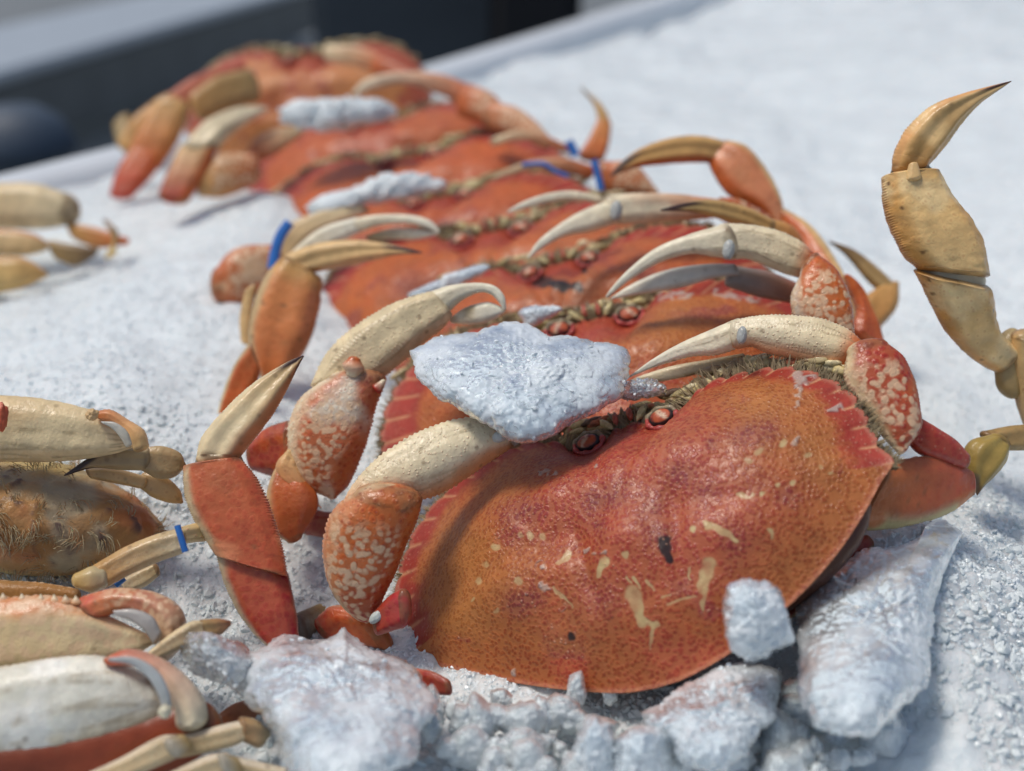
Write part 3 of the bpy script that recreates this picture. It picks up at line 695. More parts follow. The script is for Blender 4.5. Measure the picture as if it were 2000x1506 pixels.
# --- crab B
DOFF = .010
B_, frB, caB = make_crab("second crab from the front, its back partly under a lump of ice", (1160, 625), .468, .198, 11, 31, -2, base=(.42, .085, .013), seed=12, nr=110, hair=1.4, yellow=.35,
   spots=[(1290, 580, 10, 'w', 1350, 575), (1400, 572, 8, 'w', 1480, 590), (1300, 630, 60, 't'), (1150, 650, 40, 'r')])
claw(B_, None,
  ([(608, 752), (640, 690), (690, 640), (750, 602), (800, 581), (842, 569)], [(700, 748), (745, 738), (792, 702), (832, 667), (866, 640), (884, 616)], .405, .412, dict(a=CREAM, b=CREAM, e0=(.66, .45, .26), c=CREAM, s0=CREAM), pk(cap0=.3, cap1=.05)),
  wrist=([(640, 738), (590, 775), (567, 820), (563, 870), (576, 920), (604, 955), (640, 972)], [(752, 747), (735, 790), (720, 850), (702, 900), (682, 945), (658, 970)], .402, .398, dict(a=(.55, .15, .08), b=ORANGE, e1=CREAM2, c=WHITE), wk()),
  fingers=[([(838, 570), (880, 557), (930, 552), (965, 558), (985, 578), (989, 603)], [(872, 614), (900, 588), (935, 572), (958, 575), (974, 590), (984, 608)], .412, .410, FINP, fk(tub=24)),
           ([(878, 622), (910, 600), (950, 590), (972, 596), (984, 603)], [(886, 632), (930, 634), (960, 627), (980, 614), (988, 606)], .416, .412, dict(a=CREAM2, b=WHITE, patch=OLIVE), fk(tub=0))],
  extra=[("joint", ([(676, 728), (668, 712), (680, 700)], [(700, 735), (712, 722), (705, 705)], .396, .396, dict(a=CREAM2, b=ORANGE), dict(n=16, m=16, thick=.9))),
         ("joint", ([(728, 752), (745, 742)], [(745, 768), (754, 744)], .396, .396, dict(a=RED, b=CREAM2), dict(n=12, m=12, thick=.8)))])
claw(B_, None,
  ([(1592, 496), (1560, 470), (1520, 451), (1470, 440), (1410, 437)], [(1578, 547), (1532, 533), (1492, 517), (1455, 506), (1420, 508)], .415, .420, dict(a=CREAM, b=CREAM2, s0=ORANGE), pk(cap0=.4)),
  wrist=([(1562, 540), (1545, 580), (1552, 620), (1592, 648), (1640, 658)], [(1600, 498), (1635, 530), (1660, 580), (1668, 630), (1668, 662)], .405, .395, dict(a=ORANGE, b=ORANGE, e1=WHITE), wk()),
  fingers=[([(1415, 438), (1345, 458), (1282, 484), (1230, 524), (1196, 560), (1182, 580)], [(1432, 505), (1400, 502), (1350, 496), (1290, 512), (1232, 546), (1188, 581)], .418, .428, FINP, fk(tub=20, tubrows=(.5, 1.2), tubamp=.09)),
           ([(1432, 515), (1370, 516), (1300, 528), (1240, 552), (1192, 582)], [(1440, 538), (1390, 545), (1330, 562), (1262, 573), (1194, 585)], .427, .434, dict(a=(.4, .4, .38), b=WHITE), fk(tub=0))],
  joint=(1423, 488, .408, 20, (.6, 1, .6), -.1),
  extra=[("palm_inside", ([(1440, 520), (1500, 530), (1565, 555)], [(1420, 560), (1480, 580), (1560, 595)], .432, .432, dict(a=(.30, .27, .24), b=(.3, .1, .05)), dict(n=40, m=20)))])  # palm underside, its shading put into the dull dark colour
leg(B_, [("leg", [(490, 865), (520, 838), (565, 822)], [(500, 920), (540, 930), (570, 935)], .41, .405, dict(a=RED, b=ORANGE, patch=DKRED), lk())])
leg(B_, [("leg", [(545, 900), (525, 945), (520, 990), (535, 1040), (560, 1058)], [(575, 920), (610, 950), (622, 980), (612, 1010), (590, 1045)], .398, .39, dict(a=ORANGE, b=(.5, .12, .04), e1=(.6, .4, .2)), lk(tub=0)),
  ("leg_segment", [(560, 880), (540, 905), (545, 930), (570, 935)], [(575, 885), (590, 920), (612, 960), (625, 990)], .396, .396, dict(a=TAN2, b=PINK), lk(tub=0, thick=.5))])
leg(B_, [("leg", [(590, 985), (640, 1000), (690, 985)], [(600, 1045), (650, 1050), (700, 1030)], .41, .40, dict(a=DKRED, b=(.3, .05, .02)), lk(tub=0))])
leg(B_, [("leg", [(1665, 640), (1672, 600), (1650, 540)], [(1735, 700), (1715, 640), (1690, 580)], .445, .45, dict(a=(.48, .1, .04), b=ORANGE, e0=TAN), lk())])

# --- crab C
DOFF = .014
C_, frC, caC = make_crab("third crab from the front, black stains along the front rim of its shell", (1090, 515), .528, .190, 7, 30, -12, base=(.42, .08, .013), seed=23, nr=90, hair=1.2, black=False, yellow=.3,
  spots=[(1050, 548, 14, 'k', 1130, 560), (1098, 560, 10, 'k'), (1150, 500, 12, 'k', 1140, 530), (1175, 478, 8, 'k'), (1075, 555, 8, 'k')])
claw(C_, None,
  ([(1420, 392), (1370, 385), (1310, 378), (1250, 377), (1185, 381)], [(1405, 425), (1350, 430), (1300, 432), (1255, 436), (1205, 438)], .485, .478, dict(a=PINK, b=CREAM2, c=CREAM2), pk(n=100, tub=26, tubrows=(0,))),
  wrist=([(1410, 385), (1450, 392), (1500, 420)], [(1400, 425), (1440, 445), (1480, 460)], .492, .50, dict(a=ORANGE, b=RED), wk()),
  fingers=[([(1188, 392), (1140, 410), (1092, 438), (1052, 470), (1030, 502)], [(1208, 436), (1160, 451), (1102, 463), (1058, 486), (1032, 505)], .478, .462, FINP, fk(tub=0)),
           ([(1170, 382), (1120, 373), (1070, 378), (1022, 394), (990, 413)], [(1178, 400), (1120, 391), (1070, 396), (1030, 407), (991, 416)], .492, .488, FINP, fk(tub=0))],
  joint=(1203, 412, .468, 20, (.6, 1, .6), -.1))
leg(C_, [("leg", [(1500, 425), (1545, 440), (1572, 475), (1580, 510)], [(1495, 462), (1525, 490), (1555, 510), (1570, 530)], .452, .455, dict(a=TAN, b=ORANGE), lk()),
  ("leg_tip", [(1512, 430), (1460, 405), (1400, 391), (1350, 393), (1290, 409)], [(1500, 458), (1450, 442), (1400, 426), (1350, 414), (1292, 412)], .452, .440, dict(a=TAN, b=(.45, .33, .14), tip=TIPB, tip0=.68), dk(tub=0))])
leg(C_, [("leg", [(488, 668), (455, 718), (432, 780), (420, 832)], [(509, 728), (498, 758), (478, 792), (450, 822)], .455, .45, dict(a=ORANGE, b=ORANGE, e1=(.6, .5, .28)), lk(cap0=.1))])

# --- crab D
DOFF = .018
D_, frD, caD = make_crab("fourth crab from the front, a broad smooth orange back half in shadow", (956, 453), .585, .216, 5, 30, -10, base=(.47, .085, .013), seed=34, nr=90, hair=1.0, yellow=.2,
  spots=[(1000, 690, 120, 'r'), (800, 560, 40, 'd', 900, 600)])
claw(D_, None,
  ([(560, 502), (600, 464), (640, 440), (694, 425)], [(600, 500), (650, 480), (690, 460), (708, 452)], .505, .505, dict(a=CREAM2, b=WHITE), pk(n=80, tub=0)),
  fingers=[([(690, 427), (740, 419), (800, 420), (840, 431), (859, 451)], [(706, 453), (740, 441), (790, 436), (830, 444), (856, 455)], .505, .495, FINP, fk(tub=0)),
           ([(715, 460), (760, 447), (810, 448), (855, 456)], [(725, 470), (770, 468), (815, 468), (857, 458)], .508, .50, dict(a=OLIVE, b=WHITE), fk(tub=0))])
leg(D_, [("leg", [(548, 505), (516, 545), (495, 602), (488, 660), (498, 712), (512, 742)], [(628, 545), (622, 602), (606, 660), (582, 705), (552, 738)], .478, .468, dict(a=(.66, .26, .08), b=(.64, .18, .05), e0=(.6, .2, .08), e1=(.55, .4, .2), s0=TAN), lk(cap0=.1, cap1=.2, thick=.5, specks=.7)),
  ("leg_tip", [(560, 496), (620, 475), (690, 468), (750, 475), (800, 485), (826, 493)], [(615, 532), (680, 521), (730, 509), (780, 498), (826, 495)], .478, .468, dict(a=TAN2, b=TAN2, e0=(.6, .3, .12), tip=(.08, .04, .04), tip0=.74), dk(tub=0)),
  ("leg_segment", [(478, 570), (468, 620), (470, 665)], [(500, 560), (492, 620), (490, 672)], .49, .49, dict(a=TAN2, b=TAN2), dict(n=40, m=20))])
leg(D_, [("leg", [(1422, 275), (1462, 290), (1502, 340), (1526, 390), (1534, 445)], [(1384, 320), (1400, 352), (1432, 387), (1490, 412), (1520, 450)], .515, .50, dict(a=PINK, b=(.6, .24, .12), e1=TAN2, e0=ORANGE), lk(cap0=.15, thick=.5)),
  ("leg_tip", [(1424, 278), (1370, 266), (1310, 269), (1250, 290), (1212, 318), (1190, 345)], [(1405, 320), (1350, 318), (1300, 321), (1250, 326), (1215, 336), (1191, 346)], .515, .505, dict(a=(.6, .36, .13), b=TAN, e0=ORANGE, tip=(.09, .05, .035), tip0=.72), dk(tub=0)),
  ("leg_segment", [(1534, 408), (1582, 440), (1622, 490), (1660, 560), (1672, 620)], [(1530, 450), (1548, 500), (1565, 545), (1600, 600), (1640, 640)], .495, .46, dict(a=ORANGE, b=(.52, .12, .04), e1=TAN2), lk())])
leg(D_, [("leg", [(1756, 556), (1752, 600), (1720, 640), (1700, 660)], [(1714, 562), (1682, 585), (1668, 620), (1660, 650)], .50, .49, dict(a=TAN, b=(.55, .25, .07)), lk(tub=0)),
  ("leg_tip", [(1620, 470), (1672, 490), (1722, 530), (1756, 565)], [(1620, 474), (1652, 500), (1690, 545), (1716, 570)], .505, .50, dict(a=(.12, .07, .03), b=(.50, .33, .13)), dk(tub=0))])

# --- crab E
DOFF = .02
E_, frE, caE = make_crab("fifth crab from the front, a blue rubber band on its left arm", (856, 385), .655, .20, 4, 30, -9, base=(.47, .08, .014), seed=45, nr=70, hair=.9, yellow=.15)
claw(E_, None,
  ([(530, 520), (560, 445), (620, 415), (700, 400)], [(560, 530), (600, 475), (660, 440), (720, 415)], .565, .575, dict(a=TAN2, b=CREAM), pk(n=70, tub=0)),
  wrist=([(425, 520), (445, 495), (480, 480), (530, 478)], [(430, 590), (460, 600), (500, 575), (540, 545)], .55, .56, dict(a=ORANGE, b=ORANGE, c=(.68, .5, .3)), wk(n=60, tub=0)))
claw(E_, None,
  ([(1160, 325), (1100, 308), (1030, 315), (960, 345)], [(1150, 350), (1090, 335), (1030, 335), (962, 350)], .60, .595, dict(a=ORANGE, b=CREAM), pk(n=70, tub=0)),
  wrist=([(1180, 315), (1240, 320), (1280, 365)], [(1180, 380), (1230, 385), (1285, 385)], .59, .585, dict(a=ORANGE, b=PINK), wk(n=60, tub=0)))
leg(E_, [("leg", [(1168, 232), (1150, 270), (1130, 300)], [(1194, 245), (1190, 280), (1180, 310)], .64, .63, dict(a=(.62, .26, .08), b=ORANGE), lk(tub=0)),
  ("leg_tip", [(1168, 240), (1160, 205), (1132, 170)], [(1194, 250), (1182, 215), (1136, 170)], .64, .65, dict(a=TAN, b=OLIVE, tip=(.2, .15, .08), tip0=.7), dk(tub=0, n=50))])

# --- crab F
DOFF = .0
F_, frF, caF = make_crab("sixth crab from the front, slush heaped against the left of its back", (797, 305), .725, .215, 4, 30, -9, base=(.50, .085, .018), seed=56, nr=60, hair=.6, yellow=.1)
claw(F_, None, ([(1120, 290), (1060, 262), (1010, 255), (960, 270)], [(1110, 300), (1060, 280), (1010, 275), (965, 285)], .66, .66, dict(a=ORANGE, b=CREAM), pk(n=50, tub=0, m=24)),
  wrist=([(960, 200), (1010, 210), (1050, 240), (1080, 275)], [(950, 250), (990, 262), (1030, 275), (1060, 290)], .685, .67, dict(a=PINK, b=(.6, .35, .2)), wk(n=50, m=24, tub=0)))
# --- crab G
G_, frG, caG = make_crab("second crab from the back, a lump of ice in front of its shell", (730, 240), .81, .20, 4, 30, -9, base=(.48, .085, .018), seed=67, nr=50, hair=.5, yellow=.15)
claw(G_, None, ([(480, 300), (500, 270), (545, 250), (580, 250)], [(500, 320), (540, 300), (575, 275), (590, 262)], .72, .735, dict(a=ORANGE, b=CREAM), pk(n=50, tub=0, m=24)),
  wrist=([(400, 330), (430, 300), (490, 300)], [(395, 385), (440, 385), (500, 360)], .70, .71, dict(a=(.62, .35, .12), b=ORANGE), wk(n=50, m=24, tub=0)))
claw(G_, None, ([(940, 175), (860, 145), (780, 140), (715, 155), (685, 185)], [(930, 215), (850, 182), (790, 165), (730, 175), (690, 190)], .745, .75, dict(a=ORANGE, b=CREAM2), pk(n=60, tub=0, m=24)),
  wrist=([(920, 165), (965, 185), (1000, 230)], [(900, 230), (930, 240), (980, 260)], .73, .72, dict(a=ORANGE, b=PINK), wk(n=50, m=24, tub=0)))
leg(G_, [("leg", [(350, 290), (330, 330), (310, 380)], [(425, 290), (400, 340), (370, 390)], .70, .69, dict(a=TAN2, b=RED, e0=ORANGE), lk(tub=0, n=50, m=24)),
  ("leg_tip", [(355, 290), (400, 240), (460, 212), (520, 208)], [(425, 290), (455, 260), (490, 235), (522, 215)], .70, .72, dict(a=CREAM, b=CREAM2), dk(tub=0, n=50, m=24))])
# --- crab H (rear, lying flatter, facing away)
H_, frH, caH = make_crab("rearmost crab, a smooth tan shell between red legs at the back of the row", (600, 112), .89, .20, 2, 12, -4, base=(.58, .22, .07), seed=78, nr=50, hair=.4, yellow=.5)
leg(H_, [("leg", [(320, 190), (380, 150), (470, 120)], [(340, 225), (400, 190), (480, 150)], .80, .83, dict(a=(.58, .2, .12), b=(.5, .1, .06)), lk(tub=0, n=40, m=24)),
  ("leg_segment", [(232, 275), (260, 230), (320, 185)], [(270, 300), (300, 255), (360, 215)], .79, .80, dict(a=TAN, b=(.6, .3, .1)), lk(tub=0, n=40, m=24)),
  ("leg_tip", [(222, 250), (230, 285), (245, 300)], [(255, 225), (262, 260), (262, 290)], .80, .79, dict(a=OLIVE, b=OLIVE), dk(tub=0, n=30, m=20))])
leg(H_, [("leg", [(300, 200), (268, 260), (250, 310)], [(370, 215), (350, 270), (315, 325)], .775, .765, dict(a=TAN, b=ORANGE), lk(tub=0, n=40, m=24)),
  ("leg_segment", [(252, 295), (228, 335), (215, 378)], [(315, 310), (300, 340), (262, 380)], .765, .755, dict(a=ORANGE, b=(.52, .05, .03)), lk(tub=0, n=40, m=24))])
leg(H_, [("leg", [(375, 180), (420, 150), (480, 135)], [(400, 235), (450, 215), (500, 200)], .80, .82, dict(a=(.45, .25, .08), b=OLIVE), lk(tub=0, n=40, m=24))])
leg(H_, [("leg", [(640, 88), (700, 90), (760, 115)], [(640, 120), (700, 130), (745, 150)], .83, .82, dict(a=CREAM, b=ORANGE), lk(tub=0, n=40, m=24)),
  ("leg_segment", [(740, 108), (780, 125), (810, 145)], [(730, 145), (770, 155), (800, 165)], .82, .81, dict(a=ORANGE, b=(.5, .15, .1)), lk(tub=0, n=40, m=24))])

# ================================================================== SECOND ROW, LEFT
DOFF = .03
def plain_crab(label, loc):
    return empty("crab", loc, label, "crab", "crabs in the left-hand row showing their pale claws")
WHT = dict(a=WHITE, b=WHITE, c=(.76, .75, .66))
# front-left crab: two big claws and legs
L1 = plain_crab("white clawed crab cut off by the bottom left corner", P(0, 1500, .33))
p = seg(L1, "claw", [(-320, 1370), (-150, 1330), (0, 1304), (90, 1287), (170, 1282), (225, 1290), (280, 1318)], [(-320, 1620), (-150, 1560), (0, 1512), (110, 1480), (220, 1446), (300, 1415), (335, 1393)], .285, .292, dict(a=WHITE, b=(.74, .73, .63), e0=(.5, .42, .26), patch=(.78, .78, .72)), mat=M_CLAW, n=220, m=72, tub=46, tubrows=(0., math.pi, .6, 1.1, 1.6, 2.2), tubamp=.022, specks=.5, thick=.55, cap1=.3, ridge=.03, nridge=4)
seg(p, "wrist", [(205, 1285), (250, 1268), (310, 1285), (360, 1320), (395, 1365), (405, 1400)], [(222, 1300), (262, 1300), (305, 1320), (330, 1350), (342, 1385), (345, 1410)], .288, .287, dict(a=(.55, .10, .06), b=CREAM2, s0=(.58, .13, .06)), mat=M_CLAW, n=90, m=40, tub=20, tubamp=.05, thick=1.2, cap1=.7, specks=.2)
seg(p, "joint_membrane", [(212, 1284), (262, 1284), (305, 1308), (328, 1345), (336, 1385)], [(215, 1292), (255, 1298), (288, 1322), (308, 1355), (318, 1388)], .2785, .2795, dict(a=(.42, .45, .45), b=(.45, .48, .47)), mat=M_LIMB, n=60, m=24, thick=.6, specks=0)
bead(p, "joint", 322, 1390, .277, 13, (.6, .57, .42), noise=.3)
p = seg(L1, "claw", [(-320, 1185), (-150, 1172), (0, 1168), (100, 1165), (165, 1180), (215, 1205), (280, 1235)], [(-320, 1370), (-150, 1335), (0, 1325), (100, 1315), (190, 1300), (260, 1280), (300, 1258)], .305, .312, dict(a=TAN2, b=CREAM, e1=(.62, .25, .1), s1=CREAM), mat=M_CLAW, n=200, m=64, tub=30, tubrows=(math.pi,), tubamp=.05, specks=.4, thick=.5, mott=.8, cap1=.3)
seg(p, "wrist", [(160, 1165), (220, 1150), (290, 1155), (335, 1175), (357, 1205), (355, 1245)], [(205, 1205), (250, 1190), (290, 1200), (310, 1222), (318, 1250), (315, 1285)], .312, .308, dict(a=(.52, .09, .06), b=(.45, .3, .18), patch=PINK), mat=M_LIMB, n=80, m=40, tub=18, thick=1.1, cap1=.7, mott=.8, dots=.4)
seg(p, "joint_membrane", [(222, 1192), (262, 1190), (298, 1205), (315, 1235)], [(228, 1202), (255, 1212), (282, 1232), (300, 1258)], .300, .301, dict(a=(.45, .43, .40), b=(.38, .37, .34)), mat=M_LIMB, n=50, m=24, thick=.6, specks=0)
for k, x in enumerate((8, 45, 82, 108, 130, 150)):
    seg(p, "spine", [(x - 12, 1172 + k), (x - 5, 1162 + k)], [(x + 10, 1172 + k), (x - 2, 1158 + k)], .308, .308, dict(a=(.6, .3, .14), b=CREAM2), n=10, m=12, specks=0)
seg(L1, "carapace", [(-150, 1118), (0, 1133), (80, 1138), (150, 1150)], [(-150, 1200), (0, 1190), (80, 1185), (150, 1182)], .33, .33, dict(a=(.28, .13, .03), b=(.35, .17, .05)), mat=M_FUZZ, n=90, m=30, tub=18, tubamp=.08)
DOFF = .006
seg(L1, "underside", [(-200, 1450), (100, 1425), (300, 1385), (390, 1370)], [(-100, 1640), (150, 1580), (330, 1510), (430, 1450)], .306, .316, dict(a=(.12, .03, .012), b=(.30, .055, .015), patch=(.20, .04, .015)), n=60, m=30, thick=.4, specks=.2)  # shadow below the claws is put into this dark brown
LG = dict(a=(.55, .42, .22), b=(.6, .5, .32), e1=(.7, .62, .48))
leg(L1, [("leg", [(340, 1440), (400, 1425), (460, 1410), (480, 1410)], [(350, 1480), (410, 1468), (460, 1455), (490, 1440)], .308, .314, LG, lk(thick=.8, tub=30)),
  ("leg_segment", [(170, 1512), (240, 1478), (310, 1440), (350, 1434)], [(230, 1535), (290, 1505), (345, 1480), (372, 1462)], .297, .305, LG, lk(thick=.8, tub=36)),
  ("joint", [(325, 1442), (350, 1434)], [(350, 1480), (372, 1468)], .300, .302, dict(a=(.40, .36, .28), b=OLIVE), dict(n=20, m=20, thick=.9)),
  ("leg_segment", [(475, 1400), (500, 1405), (520, 1420)], [(478, 1450), (505, 1460), (525, 1440)], .314, .317, dict(a=(.4, .25, .12), b=(.42, .35, .22)), lk(thick=.8, tub=0))])
leg(L1, [("leg", [(330, 1510), (400, 1478), (440, 1470)], [(350, 1540), (420, 1520), (450, 1505)], .298, .303, LG, lk(thick=.8, tub=26)),
  ("leg_segment", [(455, 1478), (510, 1490), (560, 1500)], [(450, 1515), (500, 1530), (550, 1530)], .304, .308, LG, lk(thick=.8, tub=26)),
  ("joint", [(432, 1470), (460, 1478)], [(440, 1510), (465, 1515)], .300, .302, dict(a=(.40, .36, .28), b=OLIVE), dict(n=20, m=20, thick=.9))])
leg(L1, [("leg", [(285, 1278), (330, 1240), (370, 1215), (395, 1212)], [(300, 1290), (345, 1272), (390, 1250), (402, 1235)], .322, .328, dict(a=(.5, .4, .24), b=(.4, .3, .16), e1=CREAM), lk(thick=.8, tub=30)),
  ("leg_segment", [(392, 1210), (425, 1208), (448, 1212)], [(400, 1245), (430, 1240), (450, 1222)], .328, .332, dict(a=OLIVE, b=(.3, .12, .06)), lk(thick=.8, tub=0))])
leg(L1, [("leg", [(420, 1400), (455, 1375), (490, 1365)], [(440, 1425), (480, 1425), (520, 1420)], .335, .34, dict(a=(.3, .08, .03), b=(.3, .12, .06)), lk(tub=0))])

DOFF = .0
# mid-left crab: hairy brown shell, pale claw on top
L2 = plain_crab("crab with a shaggy brown shell under one pale yellow claw at the left edge", P(50, 1110, .38))
p = seg(L2, "claw", [(-300, 790), (-120, 778), (0, 772), (80, 778), (150, 793), (215, 815), (270, 850)], [(-300, 905), (-120, 905), (0, 902), (80, 903), (160, 898), (230, 885), (275, 868)], .372, .378, dict(a=TAN2, b=CREAM, c=(.68, .56, .33), s1=CREAM), mat=M_CLAW, n=200, m=60, tub=44, tubrows=(1.1, .6, 1.6), tubamp=.02, specks=.45, thick=.6, cap1=.4)
seg(p, "wrist", [(185, 805), (215, 800), (250, 820), (280, 840), (290, 868)], [(205, 822), (225, 828), (245, 845), (255, 862), (262, 880)], .372, .372, dict(a=(.6, .2, .07), b=TAN2), mat=M_CLAW, n=60, m=30, tub=16, tubamp=.08, thick=1.1)
seg(p, "joint_membrane", [(198, 823), (225, 825), (248, 842), (258, 866)], [(202, 828), (220, 838), (235, 855), (245, 872)], .3635, .364, dict(a=(.5, .5, .45), b=(.48, .45, .36)), n=40, m=20, specks=0)
bead(p, "joint", 180, 810, .366, 12, (.66, .45, .22), noise=.4); bead(p, "joint", 2, 815, .362, 22, (.58, .12, .05), noise=.4, sq=(.6, 1.3, .5))
# hairy shell
def shaggy():
    v, f = lump_blob(110, 180)
    c = P(70, 1010, .40); hx, hy, hz = .0455, .0205, .03
    ax = rgt * math.cos(R(-8)) + upv * math.sin(R(-8)); ay = upv * math.cos(R(-8)) - rgt * math.sin(R(-8))
    w = v.copy(); w[:, 1] *= (1 - .30 * np.clip(w[:, 0], 0, 1) ** 2)
    V = c + w[:, :1] * hx * ax + w[:, 1:2] * hy * ay - w[:, 2:] * hz * fwd
    n1 = fbm(V, 60, 4, 5); n2 = fbm(V * np.array([1, 1, .4]), 240, 4, 6)
    V = V + v * (.0034 * n1 + .0022 * n2)[:, None]
    col = np.tile((.38, .20, .07), (len(V), 1)); col = mixc(col, (.42, .15, .05), sstep(0, .4, n1)); col = mixc(col, (.36, .31, .21), sstep(.2, .5, -n1 + .15) * .8); col = mixc(col, (.12, .07, .06), sstep(.2, .6, n2))
    col = mixc(col, (.46, .34, .13), sstep(.75, 1.0, v[:, 1] + .2 * n1)); col = mixc(col, (.55, .45, .20), sstep(.5, .9, -v[:, 1] + .3 * n1 - .2 * v[:, 0] - .2))
    o = mesh_obj("carapace", V, [(f, 4)], M_FUZZ, L2, col, np.zeros((len(V), 3)), origin=c)
    # tufts
    r = np.random.default_rng(9); vs, fs, cs, k = [], [], [], 0
    nv = v; cand = np.where(-(nv[:, 2]) < .3)[0]
    clumps = [(r.choice(cand), r.random(3) - .5) for _ in range(190)]
    for ci, dr in clumps:
        for _ in range(9):
            p0 = V[ci] + (r.random(3) - .5) * .0035; nn = v[ci] @ np.array([ax * 1, ay * 1, -fwd * 1])
            sw = 3.0 * fbm(p0[None], 45, 2, 3)[0] * 3; d = nn * .6 + (ax * math.cos(sw) + ay * math.sin(sw)) * .9 + dr * .5 + (r.random(3) - .5) * .5; d /= np.linalg.norm(d); Ln = .0022 + .0035 * r.random(); w_ = .00012
            s1 = np.cross(d, fwd); s1 /= np.linalg.norm(s1); mid = p0 + d * Ln * .5 + nn * .0006; tip = p0 + d * Ln - ay * .0015
            vs += [p0 - s1 * w_, p0 + s1 * w_, p0 + nn * w_ * 1.5, mid - s1 * w_, mid + s1 * w_, mid + nn * w_, tip]
            for a in range(3):
                b1 = (a + 1) % 3; fs += [(k + a, k + b1, k + 3 + b1), (k + a, k + 3 + b1, k + 3 + a), (k + 3 + a, k + 3 + b1, k + 6)]
            k += 7; c_ = [(.36, .27, .14), (.32, .27, .17), (.42, .36, .22), (.34, .17, .07)][r.integers(4)]; cs += [c_] * 7
    t = mesh_obj("hair", np.array(vs), [(np.array(fs), 3)], simple_mat("shaggy_hair", (.3, .2, .1), .7, vcol=True, noise=.2), o, np.array(cs), origin=c, smooth=False); t['kind'] = 'stuff'
shaggy()
leg(L2, [("leg", [(285, 873), (320, 872), (352, 885), (362, 905)], [(282, 922), (310, 935), (340, 932), (360, 915)], .385, .388, dict(a=(.45, .33, .17), b=(.4, .27, .12)), lk(tub=0)),
  ("leg_tip", [(290, 873), (230, 872), (180, 890), (124, 928)], [(284, 920), (235, 918), (180, 915), (126, 930)], .385, .378, dict(a=(.42, .32, .17), b=(.3, .2, .1), tip=(.05, .03, .025), tip0=.6), dk(tub=0))])
leg(L2, [("leg", [(285, 922), (320, 930), (350, 955), (358, 980)], [(276, 955), (300, 972), (330, 982), (352, 984)], .392, .392, dict(a=TAN2, b=TAN), lk(tub=24)),
  ("leg_segment", [(170, 915), (220, 914), (285, 930)], [(180, 935), (230, 945), (278, 955)], .388, .391, dict(a=TAN2, b=TAN2), lk(tub=20, thick=.8))])
leg(L2, [("leg", [(180, 1105), (240, 1070), (300, 1045), (350, 1032)], [(205, 1150), (260, 1120), (310, 1098), (358, 1080)], .355, .362, dict(a=TAN, b=(.6, .5, .3), c=(.68, .58, .4)), lk(thick=.8, tub=46, tubrows=(1.2, 1.6, 2.0), tubamp=.06, cap1=.1)),
  ("joint", [(152, 1118), (178, 1106), (200, 1108)], [(155, 1150), (180, 1158), (205, 1148)], .352, .354, dict(a=(.58, .4, .14), b=(.5, .42, .25)), dict(n=30, m=24, thick=.9, cap0=.8)),
  ("leg_segment", [(352, 1030), (385, 1022), (415, 1020)], [(356, 1062), (385, 1058), (415, 1055)], .363, .372, dict(a=(.64, .5, .26), b=(.6, .4, .15)), lk(thick=.8, beads=.8)),
  ("leg_segment", [(240, 1130), (270, 1112), (300, 1100)], [(255, 1158), (285, 1145), (310, 1125)], .37, .372, dict(a=(.6, .5, .33), b=(.5, .4, .22)), lk(thick=.7, tub=0))])

# far left crab, out of focus
DOFF = .07
L3 = plain_crab("blurred beige crab claws stacked at the upper left edge", P(0, 570, .62))
p = seg(L3, "claw", [(-200, 365), (0, 358), (70, 360), (125, 375)], [(-200, 450), (0, 448), (80, 448), (130, 440)], .60, .60, dict(a=TAN2, b=CREAM), mat=M_CLAW, n=60, m=30, thick=.7, cap1=.9, specks=.2)
seg(p, "wrist", [(95, 368), (135, 385), (146, 415)], [(105, 420), (125, 435), (140, 445)], .60, .60, dict(a=(.5, .2, .1), b=(.2, .12, .05)), n=30, m=20)
seg(L3, "claw", [(-200, 452), (0, 448), (60, 455), (90, 470)], [(-200, 500), (0, 500), (50, 500), (88, 490)], .58, .58, dict(a=CREAM, b=TAN2, e1=(.6, .3, .15)), mat=M_CLAW, n=50, m=30)
seg(L3, "claw", [(-200, 500), (0, 500), (50, 505), (90, 530)], [(-200, 600), (0, 572), (50, 560), (92, 540)], .555, .555, dict(a=(.6, .5, .22), b=TAN, e1=(.6, .35, .15)), mat=M_CLAW, n=50, m=30)
leg(L3, [("leg", [(135, 435), (190, 445), (250, 465)], [(150, 470), (190, 485), (248, 478)], .60, .59, dict(a=TAN, b=ORANGE), lk(tub=0, n=40, m=24)),
  ("leg_tip", [(200, 430), (215, 455), (228, 490)], [(212, 430), (232, 460), (205, 505)], .585, .58, dict(a=(.2, .12, .1), b=(.65, .45, .15)), dk(tub=0, n=30, m=20))])
leg(L3, [("leg", [(100, 470), (150, 478), (190, 485)], [(115, 510), (150, 520), (185, 500)], .585, .585, dict(a=OLIVE, b=(.1, .06, .03)), lk(tub=0, n=30, m=24))])

